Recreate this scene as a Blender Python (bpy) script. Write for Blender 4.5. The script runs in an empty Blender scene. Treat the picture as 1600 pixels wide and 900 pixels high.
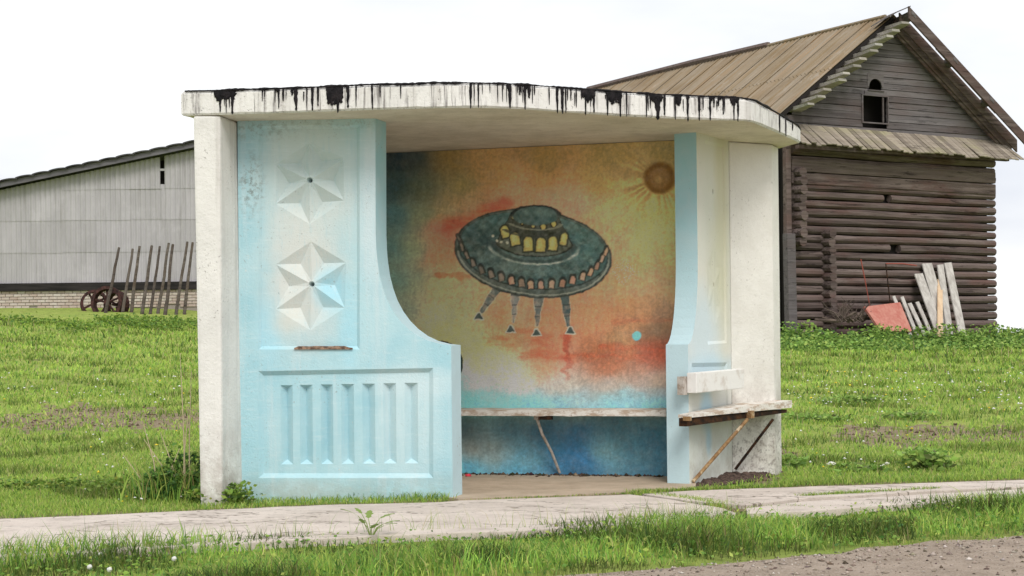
import bpy, bmesh, math, random
import numpy as np
from mathutils import Vector, Matrix, noise as mnoise
from mathutils.geometry import delaunay_2d_cdt

random.seed(7)
rng = np.random.default_rng(7)
SC = bpy.context.scene
COL = SC.collection
R = math.radians

# ------------------------------------------------------------------ camera
F, EYE, ROLL, HOR = 2601.0, 1.056, 0.0115, 528.0       # focal length (px of 1600), eye height, roll, horizon row
cam_d = bpy.data.cameras.new('camera'); cam = bpy.data.objects.new('camera', cam_d); COL.objects.link(cam)
cam_d.sensor_width = 36.0; cam_d.lens = F * 36 / 1600; cam_d.shift_y = (HOR - 450) / 1600
cam_d.clip_start = 0.1; cam_d.clip_end = 3000
cr, sr = math.cos(ROLL), math.sin(ROLL)
cam.matrix_world = Matrix(((cr, sr, 0, 0), (0, 0, -1, 0), (-sr, cr, 0, EYE), (0, 0, 0, 1)))
SC.camera = cam
SC.render.resolution_x, SC.render.resolution_y = 1024, 576

# ------------------------------------------------------------------ sky, sun, exposure
SUN_EL, SUN_AZ = R(47), R(14)            # azimuth to the right of the direction towards the camera
W = bpy.data.worlds.new('World'); SC.world = W; W.use_nodes = True
wn = W.node_tree.nodes; wl = W.node_tree.links; wn.clear()
wo = wn.new('ShaderNodeOutputWorld')
sky = wn.new('ShaderNodeTexSky'); sky.sky_type = 'NISHITA'; sky.sun_disc = False
sky.sun_elevation = SUN_EL; sky.sun_rotation = math.pi - SUN_AZ
sky.dust_density = 3.0; sky.ozone_density = 1.0
bg = wn.new('ShaderNodeBackground'); bg.inputs['Strength'].default_value = 0.11
wl.new(sky.outputs[0], bg.inputs['Color'])
# thin overcast over that sky
tc = wn.new('ShaderNodeTexCoord'); mp = wn.new('ShaderNodeMapping'); mp.inputs['Scale'].default_value = (3.2, 3.2, 9.0); mp.inputs['Location'].default_value = (.2, .3, .7)
wl.new(tc.outputs['Generated'], mp.inputs['Vector'])
nz = wn.new('ShaderNodeTexNoise'); nz.inputs['Scale'].default_value = 0.9; nz.inputs['Detail'].default_value = 6
wl.new(mp.outputs[0], nz.inputs['Vector'])
rp = wn.new('ShaderNodeValToRGB'); rp.color_ramp.elements[0].position = .3; rp.color_ramp.elements[1].position = .62
rp.color_ramp.elements[0].color = (.64, .67, .75, 1); rp.color_ramp.elements[1].color = (1.0, 1.0, .985, 1)
wl.new(nz.outputs['Fac'], rp.inputs['Fac'])
bg2 = wn.new('ShaderNodeBackground'); bg2.inputs['Strength'].default_value = 0.93
wl.new(rp.outputs[0], bg2.inputs['Color'])
mx = wn.new('ShaderNodeMixShader'); mx.inputs[0].default_value = 0.9
wl.new(bg.outputs[0], mx.inputs[1]); wl.new(bg2.outputs[0], mx.inputs[2]); wl.new(mx.outputs[0], wo.inputs['Surface'])
sun_d = bpy.data.lights.new('sun', 'SUN'); sun_d.energy = 1.5; sun_d.angle = R(24); sun_d.color = (1, .96, .9)
sun = bpy.data.objects.new('sun', sun_d); COL.objects.link(sun)
sdir = Vector((math.sin(SUN_AZ) * math.cos(SUN_EL), -math.cos(SUN_AZ) * math.cos(SUN_EL), math.sin(SUN_EL)))
sun.rotation_euler = sdir.to_track_quat('Z', 'Y').to_euler(); sun.location = (10, -10, 30)
SC.view_settings.view_transform = 'Standard'; SC.view_settings.look = 'None'
SC.view_settings.exposure = 0.42; SC.view_settings.gamma = 1.0

# ------------------------------------------------------------------ measuring helpers
def ray(px, py):
    u, v = px - 800.0, HOR - py
    return ((u * cr + v * sr) / F, (v * cr - u * sr) / F)
def at(px, py, Y):
    a, b = ray(px, py); return Vector((a * Y, Y, EYE + b * Y))
def gnd(px, py, z=0.0):
    a, b = ray(px, py); Y = (z - EYE) / b; return Vector((a * Y, Y, z))
def onplane(px, py, p0, d):
    """distance along d from p0 and height, where the sight line meets the vertical plane through p0 along d"""
    a, b = ray(px, py)
    # (a*Y, Y) = p0 + d*t
    det = a * (-d[1]) + d[0]
    Y = (-p0[0] * d[1] + d[0] * p0[1]) / det
    t = ((a * Y - p0[0]) * d[0] + (Y - p0[1]) * d[1])
    return t, EYE + b * Y
def pix(X, Y, Z):
    u, v = X / Y * F, (Z - EYE) / Y * F
    return 800 + u * cr - v * sr, HOR - (v * cr + u * sr)

# ------------------------------------------------------------------ object helpers
def link(o, parent=None):
    COL.objects.link(o)
    if parent: o.parent = parent
    return o
def wloc(o):
    v = Vector((0, 0, 0))
    while o: v = v + o.location; o = o.parent
    return v
def tag(o, label=None, cat=None, group=None, kind=None):
    if label: o['label'] = label
    if cat: o['category'] = cat
    if group: o['group'] = group
    if kind: o['kind'] = kind
    return o
def thing(name, loc, label, cat, group=None):
    o = bpy.data.objects.new(name, None); o.empty_display_size = .2; o.location = loc; link(o)
    return tag(o, label, cat, group)
class MB:
    def __init__(s): s.v = []; s.f = []
    def add(s, vs, fs):
        n = len(s.v); s.v += [tuple(p) for p in vs]; s.f += [tuple(i + n for i in q) for q in fs]; return s
    def box(s, o, x, y, z):                       # corner o and three edge vectors
        o, x, y, z = Vector(o), Vector(x), Vector(y), Vector(z)
        if x.cross(y).dot(z) < 0: x, y = y, x
        return s.add([o, o + x, o + x + y, o + y, o + z, o + x + z, o + x + y + z, o + y + z],
                     [(3, 2, 1, 0), (4, 5, 6, 7), (0, 1, 5, 4), (1, 2, 6, 5), (2, 3, 7, 6), (3, 0, 4, 7)])
    def cbox(s, c, x, y, z):
        x, y, z = Vector(x), Vector(y), Vector(z); return s.box(Vector(c) - (x + y + z) / 2, x, y, z)
    def tube(s, pts, rad, n=8, cap=True, flat=1.0, ph=0.0):
        pts = [Vector(p) for p in pts]; m = len(pts)
        rad = rad if hasattr(rad, '__len__') else [rad] * m
        ring = []
        for i, p in enumerate(pts):
            t = (pts[min(i + 1, m - 1)] - pts[max(i - 1, 0)]).normalized()
            up = Vector((0, 0, 1)) if abs(t.z) < .9 else Vector((0, 1, 0))
            a = t.cross(up).normalized(); b = a.cross(t).normalized()
            for k in range(n):
                w = 2 * math.pi * k / n + ph
                ring.append(p + (a * math.cos(w) + b * math.sin(w) * flat) * rad[i])
        fs = []
        for i in range(m - 1):
            for k in range(n):
                k2 = (k + 1) % n
                fs.append((i * n + k, i * n + k2, (i + 1) * n + k2, (i + 1) * n + k))
        if cap: fs.append(tuple(range(n - 1, -1, -1))); fs.append(tuple((m - 1) * n + k for k in range(n)))
        return s.add(ring, fs)
    def prism(s, poly, off):                      # closed polygon (3d) swept by off
        off = Vector(off); n = len(poly); p = [Vector(q) for q in poly]
        return s.add(p + [q + off for q in p], [tuple(range(n - 1, -1, -1)), tuple(range(n, 2 * n))] +
                     [(i, (i + 1) % n, n + (i + 1) % n, n + i) for i in range(n)])
    def build(s, name, mat, parent=None, smooth=False, bevel=0):
        base = wloc(parent) if parent else Vector((0, 0, 0))
        me = bpy.data.meshes.new(name); me.from_pydata([tuple(Vector(p) - base) for p in s.v], [], s.f); me.validate()
        bm = bmesh.new(); bm.from_mesh(me); bmesh.ops.recalc_face_normals(bm, faces=bm.faces)
        if bevel:
            bmesh.ops.bevel(bm, geom=[e for e in bm.edges if len(e.link_faces) == 2 and e.calc_face_angle(0) > .6],
                            offset=bevel, segments=2, profile=.6, affect='EDGES')
        bm.to_mesh(me); bm.free(); me.materials.append(mat)
        if smooth: me.shade_smooth()
        return link(bpy.data.objects.new(name, me), parent)
def raw_mesh(name, verts, faces, mat, parent=None, colors=None, smooth=False):
    """fast path for numpy arrays: faces an (n,3) or (n,4) array"""
    if parent: verts = verts - np.array(wloc(parent))
    me = bpy.data.meshes.new(name); k = faces.shape[1]
    me.vertices.add(len(verts)); me.vertices.foreach_set('co', verts.astype(np.float32).ravel())
    me.loops.add(faces.size); me.loops.foreach_set('vertex_index', faces.astype(np.int32).ravel())
    me.polygons.add(len(faces)); me.polygons.foreach_set('loop_start', np.arange(0, faces.size, k, dtype=np.int32))
    me.update(calc_edges=True)
    if colors is not None:
        ca = me.color_attributes.new('paint', 'FLOAT_COLOR', 'POINT')
        ca.data.foreach_set('color', np.concatenate([colors, np.ones((len(colors), 1))], 1).astype(np.float32).ravel())
    me.materials.append(mat)
    if smooth: me.shade_smooth()
    return link(bpy.data.objects.new(name, me), parent)
def lin(c):
    c = np.asarray(c, float) / 255.0
    return np.where(c <= .04045, c / 12.92, ((c + .055) / 1.055) ** 2.4)

# ------------------------------------------------------------------ material helpers
class M:
    def __init__(s, name, rough=.9, spec=.25):
        s.m = bpy.data.materials.new(name); s.m.use_nodes = True; s.t = s.m.node_tree
        s.b = s.t.nodes['Principled BSDF']; s.b.inputs['Roughness'].default_value = rough
        s.b.inputs['Specular IOR Level'].default_value = spec
        s.g = s.t.nodes.new('ShaderNodeNewGeometry')
    def n(s, kind): return s.t.nodes.new('ShaderNode' + kind)
    def l(s, a, b): s.t.links.new(a, b)
    def pos(s, scale=(1, 1, 1), rot=(0, 0, 0), loc=(0, 0, 0)):
        q = s.n('Mapping'); q.inputs['Scale'].default_value = scale; q.inputs['Rotation'].default_value = rot
        q.inputs['Location'].default_value = loc
        s.l(s.g.outputs['Position'], q.inputs['Vector']); return q.outputs[0]
    def noise(s, scale, detail=6, rough=.6, vec=None, dist=0.0):
        q = s.n('TexNoise'); q.inputs['Scale'].default_value = scale; q.inputs['Detail'].default_value = detail
        q.inputs['Roughness'].default_value = rough; q.inputs['Distortion'].default_value = dist
        s.l(vec if vec is not None else s.pos(), q.inputs['Vector']); return q.outputs['Fac']
    def step(s, x, a, b):
        q = s.n('MapRange'); q.interpolation_type = 'SMOOTHSTEP'
        q.inputs['From Min'].default_value = a; q.inputs['From Max'].default_value = b; s.l(x, q.inputs['Value']); return q.outputs[0]
    def val(s, op, a, b=None):
        q = s.n('Math'); q.operation = op; q.use_clamp = False
        for i, x in enumerate((a, b)):
            if x is None: continue
            if isinstance(x, (int, float)): q.inputs[i].default_value = x
            else: s.l(x, q.inputs[i])
        return q.outputs[0]
    def mix(s, fac, a, b, mode='MIX'):
        q = s.n('Mix'); q.data_type = 'RGBA'; q.blend_type = mode
        if isinstance(fac, (int, float)): q.inputs[0].default_value = fac
        else: s.l(fac, q.inputs[0])
        for i, x in ((6, a), (7, b)):
            if isinstance(x, (tuple, list)): q.inputs[i].default_value = (*x[:3], 1)
            else: s.l(x, q.inputs[i])
        return q.outputs[2]
    def attr(s, name='paint'):
        q = s.n('Attribute'); q.attribute_name = name; return q.outputs['Color']
    def rand(s): return s.n('ObjectInfo').outputs['Random']
    def blob(s, c, rx, rz, soft=.5, wob=.25, nscale=5):
        """soft patch of worn paint round a point of the wall"""
        q = s.n('Mapping'); q.vector_type = 'TEXTURE'; q.inputs['Location'].default_value = c
        q.inputs['Scale'].default_value = (rx, 3.0, rz); s.l(s.g.outputs['Position'], q.inputs['Vector'])
        d = s.n('VectorMath'); d.operation = 'LENGTH'; s.l(q.outputs[0], d.inputs[0])
        e = s.val('ADD', d.outputs['Value'], s.val('MULTIPLY', s.val('SUBTRACT', s.noise(nscale, 5), .5), wob * 2))
        q = s.n('MapRange'); q.interpolation_type = 'SMOOTHSTEP'
        q.inputs['From Min'].default_value = 1 + soft / 2; q.inputs['From Max'].default_value = 1 - soft; s.l(e, q.inputs['Value'])
        return q.outputs[0]
    def sep(s, i):
        q = s.n('SeparateXYZ'); s.l(s.g.outputs['Position'], q.inputs[0]); return q.outputs[i]
    def col(s, c):
        if isinstance(c, (tuple, list)): s.b.inputs['Base Color'].default_value = (*c[:3], 1)
        else: s.l(c, s.b.inputs['Base Color'])
        return s
    def bump(s, h, strength=.3, dist=.01):
        q = s.n('Bump'); q.inputs['Strength'].default_value = strength; q.inputs['Distance'].default_value = dist
        s.l(h, q.inputs['Height']); s.l(q.outputs[0], s.b.inputs['Normal']); return s

def ramp2(m, x, a, b, ca, cb): return m.mix(m.step(x, a, b), ca, cb)

def m_plaster(name, base=(.78, .77, .735), stain=(.42, .40, .37), dirt=(.16, .14, .12), amount=.5, sooty=False):
    m = M(name)
    c = ramp2(m, m.noise(2.2, 8, .65), .35, .7, base, tuple(x * .86 for x in base))
    streak = m.noise(1, 6, .6, m.pos((14, 14, .8)))
    c = m.mix(m.val('MULTIPLY', m.step(streak, .5, .75), amount), c, stain)
    sp = m.val('MULTIPLY', m.step(m.noise(42, 4, .7), .60, .68), m.step(m.noise(3.1, 4), .48, .62))
    c = m.mix(m.val('MULTIPLY', sp, .8), c, dirt)
    low = m.val('MULTIPLY', m.step(m.sep(2), .7, .0), m.step(m.noise(6, 6, .7), .35, .62))
    c = m.mix(m.val('MULTIPLY', low, .7), c, (.34, .29, .25))
    if sooty:                                         # tar wash that has run thin over the paint
        s1 = m.noise(1, 7, .7, m.pos((46, 46, 2.4))); s2 = m.noise(2.6, 4, .6)
        k = m.val('MULTIPLY', m.step(s1, .50, .66), m.step(s2, .40, .56)); c = m.mix(m.val('MULTIPLY', k, .8), c, (.13, .115, .112))
        k = m.val('MULTIPLY', m.step(m.noise(38, 5, .7), .6, .66), m.step(m.noise(4.1, 4, .6), .48, .6)); c = m.mix(m.val('MULTIPLY', k, .8), c, (.05, .045, .045))
    m.col(c); m.bump(m.val('ADD', m.noise(60, 5, .7), m.val('MULTIPLY', m.noise(9, 5), 1.4)), .45, .012)
    return m
def m_wood(name, c1, c2, c3, axis='x', scale=1.0, rough=.88):
    """weathered timber with grain along one axis"""
    m = M(name, rough, .2)
    st = {'x': (1.2, 26, 26), 'z': (26, 26, 1.2), 'y': (26, 1.2, 26)}[axis]
    g = m.noise(1.0, 8, .7, m.pos(tuple(q * scale for q in st)), .4)
    c = ramp2(m, g, .3, .7, c1, c2)
    c = m.mix(m.step(m.noise(1.3, 5, .6), .45, .7), c, c3)
    r = m.rand(); c = m.mix(m.val('MULTIPLY', r, .5), c, m.mix(.5, c, tuple(x * .35 for x in c1)))
    m.col(c); m.bump(g, .6, .02); return m

# ------------------------------------------------------------------ materials
P_WHITE = m_plaster('white_limewash').m
m = m_plaster('roof_white_paint', (.80, .79, .76), (.46, .43, .40), (.12, .1, .09), .55, True); P_ROOF = m.m
m = M('end_wall_limewash'); c = ramp2(m, m.noise(2.2, 8, .65), .35, .7, (.78, .765, .72), (.69, .67, .62))
g_ = m.val('MULTIPLY', m.step(m.sep(2), 1.0, .25), m.step(m.noise(5, 7, .7), .34, .6)); c = m.mix(m.val('MULTIPLY', g_, .62), c, (.36, .315, .28))
g_ = m.val('MULTIPLY', m.step(m.sep(2), .8, .2), m.step(m.noise(34, 5, .72), .5, .62)); c = m.mix(m.val('MULTIPLY', g_, .6), c, (.17, .14, .125))
c = m.mix(m.val('MULTIPLY', m.val('MULTIPLY', m.step(m.noise(40, 4, .7), .6, .68), m.step(m.noise(2.7, 4), .46, .6)), .6), c, (.3, .28, .25))
m.col(c); m.bump(m.val('ADD', m.noise(60, 5, .7), m.val('MULTIPLY', m.noise(9, 5), 1.4)), .45, .012); P_END = m.m
def m_soffit():
    m = M('soffit_concrete')
    c = ramp2(m, m.noise(3.0, 8, .7), .3, .72, (.80, .72, .62), (.60, .53, .44))
    c = m.mix(m.val('MULTIPLY', m.step(m.noise(26, 5, .75), .55, .7), .45), c, (.38, .30, .20))
    m.col(c); m.bump(m.noise(40, 6, .7), .5, .012); return m.m
P_SOFFIT = m_soffit()

# ------------------------------------------------------------------ shelter plan (metres), read off the photograph
PL = at(372, 600, 11.08).xy; PRr = at(705, 700, 11.0).xy
DP = (PRr - PL).normalized(); NP = Vector((-DP.y, DP.x))            # front panel: left corner, direction, inward normal
WO = Vector((1.247, 11.80)); WC = Vector((1.651, 12.56))            # side panel: outer edge, corner with the end wall
DW = (WO - WC).normalized(); NW = Vector((-.883, .469))
BW0 = Vector((-2.02, 13.36)); BW1 = Vector((1.30, 12.41)); DB = (BW1 - BW0).normalized(); NB = Vector((-DB.y, DB.x))
ZR = 2.52                                                           # underside of the roof
SH = thing('bus_shelter', (0, 12.3, 0), 'pale blue and white concrete bus shelter with a flying saucer mural inside', 'bus shelter')

# painted panels -----------------------------------------------------
def m_panel():
    m = M('pale_blue_paint', .8)
    A = lambda px, py: tuple(PL.to_3d() + DP.to_3d() * onplane(px, py, PL, DP)[0] + Vector((0, 0, onplane(px, py, PL, DP)[1])))
    c = ramp2(m, m.noise(2.6, 7, .6), .3, .7, (.445, .655, .71), (.345, .585, .66))
    for (px, py, rx, rz, colr, k) in ((485, 300, .36, .62, (.60, .66, .64), .9), (470, 440, .27, .48, (.63, .65, .62), .95),
                                      (480, 250, .42, .24, (.50, .61, .60), .8), (640, 660, .25, .45, (.60, .73, .75), .55),
                                      (585, 330, .11, .6, (.60, .70, .74), .7), (650, 600, .35, .12, (.62, .74, .77), .6),
                                      (515, 450, .13, .15, (.36, .66, .78), .85), (545, 520, .07, .3, (.38, .66, .76), .8),
                                      (420, 520, .10, .25, (.40, .66, .76), .6), (385, 700, .14, .5, (.36, .62, .70), .6),
                                      (450, 500, .12, .12, (.64, .64, .58), .6), (460, 765, .3, .07, (.50, .6, .62), .6)):
        c = m.mix(m.val('MULTIPLY', m.blob(A(px, py), rx, rz, .7, .35, 4), k), c, colr)
    streak = m.noise(1, 6, .6, m.pos((16, 16, .7)))
    c = m.mix(m.val('MULTIPLY', m.step(streak, .5, .72), .35), c, (.62, .70, .72))
    for (px, py, rx, rz, k) in ((392, 290, .10, .22, .8), (400, 200, .35, .09, .5), (560, 190, .4, .05, .4), (520, 790, .9, .05, .5)):
        d = m.val('MULTIPLY', m.blob(A(px, py), rx, rz, .8, .3, 5), m.step(m.noise(30, 5, .75), .45, .62))
        c = m.mix(m.val('MULTIPLY', d, k), c, (.20, .23, .22))
    sp = m.val('MULTIPLY', m.step(m.noise(55, 4, .7), .61, .68), m.step(m.noise(2.3, 4), .46, .6))
    c = m.mix(m.val('MULTIPLY', sp, .7), c, (.26, .28, .27))
    bs = m.noise(1, 6, .65, m.pos((9, 9, 60))); c = m.mix(m.val('MULTIPLY', m.step(bs, .5, .72), .28), c, (.66, .76, .78))
    bs = m.noise(1, 6, .65, m.pos((50, 50, 7), loc=(3, 1, 2))); c = m.mix(m.val('MULTIPLY', m.step(bs, .5, .72), .25), c, (.33, .55, .62))
    ch = m.val('MULTIPLY', m.step(m.noise(18, 6, .75, m.pos(loc=(5, 5, 5))), .66, .69), m.step(m.noise(2.9, 4, .6, m.pos(loc=(1, 8, 2))), .5, .6)); c = m.mix(m.val('MULTIPLY', ch, .8), c, (.66, .64, .60))
    gr = m.val('MULTIPLY', m.step(m.sep(2), .22, .02), m.step(m.noise(9, 6, .7), .3, .6)); c = m.mix(m.val('MULTIPLY', gr, .45), c, (.36, .38, .33))
    m.col(c); m.bump(m.val('ADD', m.noise(75, 5, .7), m.noise(8, 4)), .35, .010); return m.m
P_BLUE = m_panel()
def m_wing():
    m = M('faded_white_blue_paint', .85)
    W3 = lambda px, py: tuple(WC.to_3d() + DW.to_3d() * onplane(px, py, WC, DW)[0] + Vector((0, 0, onplane(px, py, WC, DW)[1])))
    c = ramp2(m, m.noise(2.4, 7, .6), .3, .7, (.70, .69, .63), (.66, .67, .60))
    for (px, py, rx, rz, colr, k) in ((1095, 520, .2, .35, (.60, .72, .78), .8), (1105, 690, .3, .5, (.60, .64, .62), .6),
                                      (1104, 575, .3, .11, (.50, .66, .74), .8), (1104, 640, .06, .18, (.40, .63, .76), .7), (1108, 690, .03, .12, (.36, .60, .76), .6),
                                      (1128, 260, .08, 1.3, (.58, .55, .36), .6), (1120, 420, .1, .4, (.60, .60, .44), .5)):
        c = m.mix(m.val('MULTIPLY', m.blob(W3(px, py), rx, rz, .7, .35, 4), k), c, colr)
    sp = m.val('MULTIPLY', m.step(m.noise(40, 4, .7), .61, .68), m.step(m.noise(2.9, 4), .48, .62))
    c = m.mix(m.val('MULTIPLY', sp, .6), c, (.30, .28, .25))
    low = m.val('MULTIPLY', m.step(m.sep(2), .5, .0), m.step(m.noise(7, 6, .7), .4, .65))
    c = m.mix(m.val('MULTIPLY', low, .5), c, (.38, .34, .28))
    m.col(c); m.bump(m.val('ADD', m.noise(75, 5, .7), m.noise(8, 4)), .35, .010); return m.m
P_WING = m_wing()
def m_edge():
    m = M('blue_edge_paint', .8)
    z = m.sep(2)
    c = ramp2(m, z, 2.3, .9, (.34, .58, .64), (.52, .69, .75))
    c = m.mix(m.val('MULTIPLY', m.step(m.noise(5, 6, .6), .4, .7), .5), c, (.48, .62, .66))
    sp = m.val('MULTIPLY', m.step(m.noise(40, 4, .7), .62, .7), m.step(m.noise(3.3, 4), .5, .62))
    c = m.mix(m.val('MULTIPLY', sp, .7), c, (.25, .22, .2)); m.col(c); m.bump(m.noise(60, 5, .7), .3, .01); return m.m
P_EDGE = m_edge()

def panel(name, P0, D, NI, outline, feats, thick, mats, label):
    """relief panel: outline and features in (along, height); feats = (verts[(a,z,depth)], edges)"""
    v2, ed, dep = [], [], []
    n = len(outline)
    for (a, z) in outline: v2.append(Vector((a, z))); dep.append(0.0)
    ed += [(i, (i + 1) % n) for i in range(n)]
    for vs, es in feats:
        k = len(v2)
        for (a, z, d) in vs: v2.append(Vector((a, z))); dep.append(d)
        ed += [(k + i, k + j) for i, j in es]
    ov, oe, of, iv, ie, jf = delaunay_2d_cdt(v2, ed, [], 1, 1e-5, True)
    P0, D, NI = P0.to_3d(), D.to_3d(), NI.to_3d()
    def inside(q):
        r = False; j = n - 1
        for i in range(n):
            (xi, yi), (xj, yj) = outline[i], outline[j]
            if (yi > q.y) != (yj > q.y) and q.x < (xj - xi) * (q.y - yi) / (yj - yi) + xi: r = not r
            j = i
        return r
    of = [q for q in of if inside((ov[q[0]] + ov[q[1]] + ov[q[2]]) / 3)]
    verts = [P0 + D * p.x + Vector((0, 0, p.y)) + NI * (dep[iv[i][0]] if iv[i] else 0) for i, p in enumerate(ov)]
    base = wloc(SH); me = bpy.data.meshes.new(name)
    faces = [tuple(q) for q in of]; mi = [0] * len(faces); k = len(verts)
    T = Vector(thick).to_3d()
    fr = [P0 + D * a + Vector((0, 0, z)) for a, z in outline]
    verts += fr + [p + T for p in fr]
    for i in range(n):
        j = (i + 1) % n; faces.append((k + i, k + j, k + n + j, k + n + i)); mi.append(1)
    faces.append(tuple(k + n + i for i in range(n))); mi.append(1)
    me.from_pydata([tuple(p - base) for p in verts], [], faces)
    for q in mats: me.materials.append(q)
    me.polygons.foreach_set('material_index', mi); me.update()
    bm = bmesh.new(); bm.from_mesh(me); bmesh.ops.remove_doubles(bm, verts=bm.verts, dist=1e-4)
    bmesh.ops.recalc_face_normals(bm, faces=bm.faces); bm.to_mesh(me); bm.free()
    o = link(bpy.data.objects.new(name, me), SH); o['label'] = label; return o

LP = lambda px, py: onplane(px, py, PL, DP)
def rect_recess(x0, y0, x1, y1, inset, d, tilt=0):
    o = [(x0, y0), (x1, y0 - tilt), (x1, y1), (x0, y1)]
    i = [(x0 + inset, y0 + inset), (x1 - inset, y0 - tilt + inset), (x1 - inset, y1 - inset), (x0 + inset, y1 - inset)]
    vs = [(*LP(*p), 0) for p in o] + [(*LP(*p), d) for p in i]
    return vs, [(0, 1), (1, 2), (2, 3), (3, 0), (4, 5), (5, 6), (6, 7), (7, 4), (0, 4), (1, 5), (2, 6), (3, 7)]
def star(cx, cy, tips, d0, dv):
    vs, es = [], []
    for i, t in enumerate(tips): vs.append((*LP(*t), d0))
    for i in range(6):
        a, b = tips[i], tips[(i + 1) % 6]; mx_, my_ = (a[0] + b[0]) / 2, (a[1] + b[1]) / 2
        vs.append((*LP(cx + (mx_ - cx) * .66, cy + (my_ - cy) * .66), d0 + dv))
    for i in range(12):
        p = tips[i // 2] if i % 2 == 0 else None
        an = None
        q = tips[i // 2] if i % 2 == 0 else ((tips[i // 2][0] + tips[(i // 2 + 1) % 6][0]) / 2, (tips[i // 2][1] + tips[(i // 2 + 1) % 6][1]) / 2)
        dx, dy = q[0] - cx, q[1] - cy; l = math.hypot(dx, dy); vs.append((*LP(cx + dx / l * 5, cy + dy / l * 5), d0 + .004))
    vs.append((*LP(cx, cy), d0 + .09))
    for i in range(6):
        j = (i + 1) % 6
        es += [(i, j), (i, 6 + i), (6 + i, j), (i, 12 + 2 * i), (6 + i, 13 + 2 * i)]
        es += [(12 + 2 * i, 13 + 2 * i), (13 + 2 * i, 12 + 2 * j), (12 + 2 * i, 24)]
    return vs, es
D1, D2 = .022, .026
star_a = star(483, 281, [(483, 222), (536, 247), (537, 313), (483, 350), (430, 318), (431, 256)], D1, .056)
star_b = star(486, 444, [(485, 377), (540, 410), (538, 481), (484, 516), (430, 483), (430, 413)], D1, .040)
ribs = []
for k, (x0, x1) in enumerate(((437, 456), (467, 487), (500, 519), (532, 552), (565, 585), (598, 618), (631, 652))):
    t = 602 - (x0 - 437) * .019; b = 726 - (x0 - 437) * .009
    xv = x0 + (x1 - x0) * .44
    vs = [(*LP(x0, t), D2), (*LP(x1, t), D2), (*LP(x1 + 1, b), D2), (*LP(x0 + 1, b), D2), (*LP(xv, t + 6), D2 + .044), (*LP(xv + 1, b - 7), D2 + .044)]
    ribs.append((vs, [(0, 1), (1, 2), (2, 3), (3, 0), (4, 5), (0, 4), (1, 4), (2, 5), (3, 5)]))
curve = [(587, 365), (588, 390), (590, 410), (593, 430), (598, 450), (605, 469), (614, 486), (625, 501), (638, 514), (653, 525), (670, 533), (688, 537.5), (705, 539.5)]
ol = [(376, 800), (371, 178), (586.5, 176)] + curve + [(706, 660), (708, 800)]
out_l = [LP(*p) for p in ol]
feats_l = [rect_recess(404, 197, 562, 546, 5, D1, 2), star_a, star_b, rect_recess(404, 580, 677, 747, 7, D2, 5)] + ribs
panel('front_panel', PL, DP, NP, out_l, feats_l, (.056, .20), (P_BLUE, P_EDGE), 'broad blue front panel with two six-pointed stars above a ribbed base')
# the side panel carries the same relief, narrower
L1 = (WO - WC).length; L0 = LP(705, 700)[0]; KW = L1 / L0
def wf(fe): return [(a * KW, z, d) for a, z, d in fe[0]], fe[1]
WP = lambda px, py: onplane(px, py, WC, DW)
sU = L1 - .205
zc = lambda py: WP(1085, py)[1]
cw = []
for i in range(11):
    w = i / 10 * math.pi / 2
    cw.append((L1 - .205 + .205 * (1 - math.cos(w)), zc(538) + .62 * (1 - math.sin(w))))
out_w = [(0, -.05), (0, ZR + .01), (sU, ZR + .01)] + cw + [(L1, -.05)]
feats_w = [wf((([(a, z, d * .8) for a, z, d in fe[0]]), fe[1])) for fe in (rect_recess(404, 197, 556, 546, 5, D1 * .7, 2), star(483, 281, [(483, 222), (536, 247), (537, 313), (483, 350), (430, 318), (431, 256)], D1 * .7, .008), star(486, 444, [(485, 377), (540, 410), (538, 481), (484, 516), (430, 483), (430, 413)], D1 * .7, .010), rect_recess(404, 580, 677, 800, 7, D2 * .8, 5))]
panel('front_panel', WC, DW, NW, out_w, feats_w, NW * .17, (P_WING, P_EDGE), 'narrow whitish side panel with a blue edge right of the mural')

# white corner pillar, walls, floor ----------------------------------
def vwall(name, pts, z0, z1, mat, bev=.012):
    m = MB(); m.prism([(p[0], p[1], z0) for p in pts], (0, 0, z1 - z0)); return m.build(name, mat, SH, bevel=bev)
q0 = at(305, 600, 10.84).xy; q1 = at(346, 600, 10.84).xy
m = MB()
tl = at(301.5, 178, 10.775); tr = at(344, 178, 10.775); bl = at(313, 800, 10.775); br = at(347, 800, 10.775)
tin = Vector((PL.x + .01, PL.y + .02)); back = Vector((PL.x - .15, 12.1))
ring_t = [Vector((tl.x, tl.y)), Vector((tr.x, tr.y)), Vector((tin.x, tin.y)), Vector((tin.x, 11.4)), Vector((-1.985, 11.6))]
ring_b = [Vector((bl.x, bl.y)), Vector((br.x, br.y)), Vector((tin.x + .015, tin.y)), Vector((tin.x, 11.4)), Vector((-1.975, 11.6))]
m.add([(p.x, p.y, -.06) for p in ring_b] + [(p.x, p.y, ZR - .002) for p in ring_t],
      [(4, 3, 2, 1, 0), (5, 6, 7, 8, 9)] + [(i, (i + 1) % 5, 5 + (i + 1) % 5, 5 + i) for i in range(5)])
o = m.build('pillar', P_WHITE, SH, bevel=.018)
vwall('side_wall', [(-1.98, 11.605), (-1.84, 11.605), (BW0.x + .18, 13.27), (BW0.x + .015, 13.34)], -.05, ZR - .003, P_WHITE)
e1 = at(1210, 600, 12.76).xy; e2 = at(1222, 740, 12.97).xy
vwall('end_wall', [(WC.x + .004, WC.y - .006), (e1.x, e1.y), (e2.x, e2.y), (e2.x - .2, e2.y + .08), (WC.x - .1, WC.y + .2)], -.05, ZR - .003, P_END)
m = MB(); m.box((BW0.x + NB.x * .004, BW0.y + NB.y * .004, -.05), DB.to_3d() * (BW1 - BW0).length, NB.to_3d() * .16, (0, 0, ZR + .045))
m.build('back_wall', P_WHITE, SH)

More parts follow.
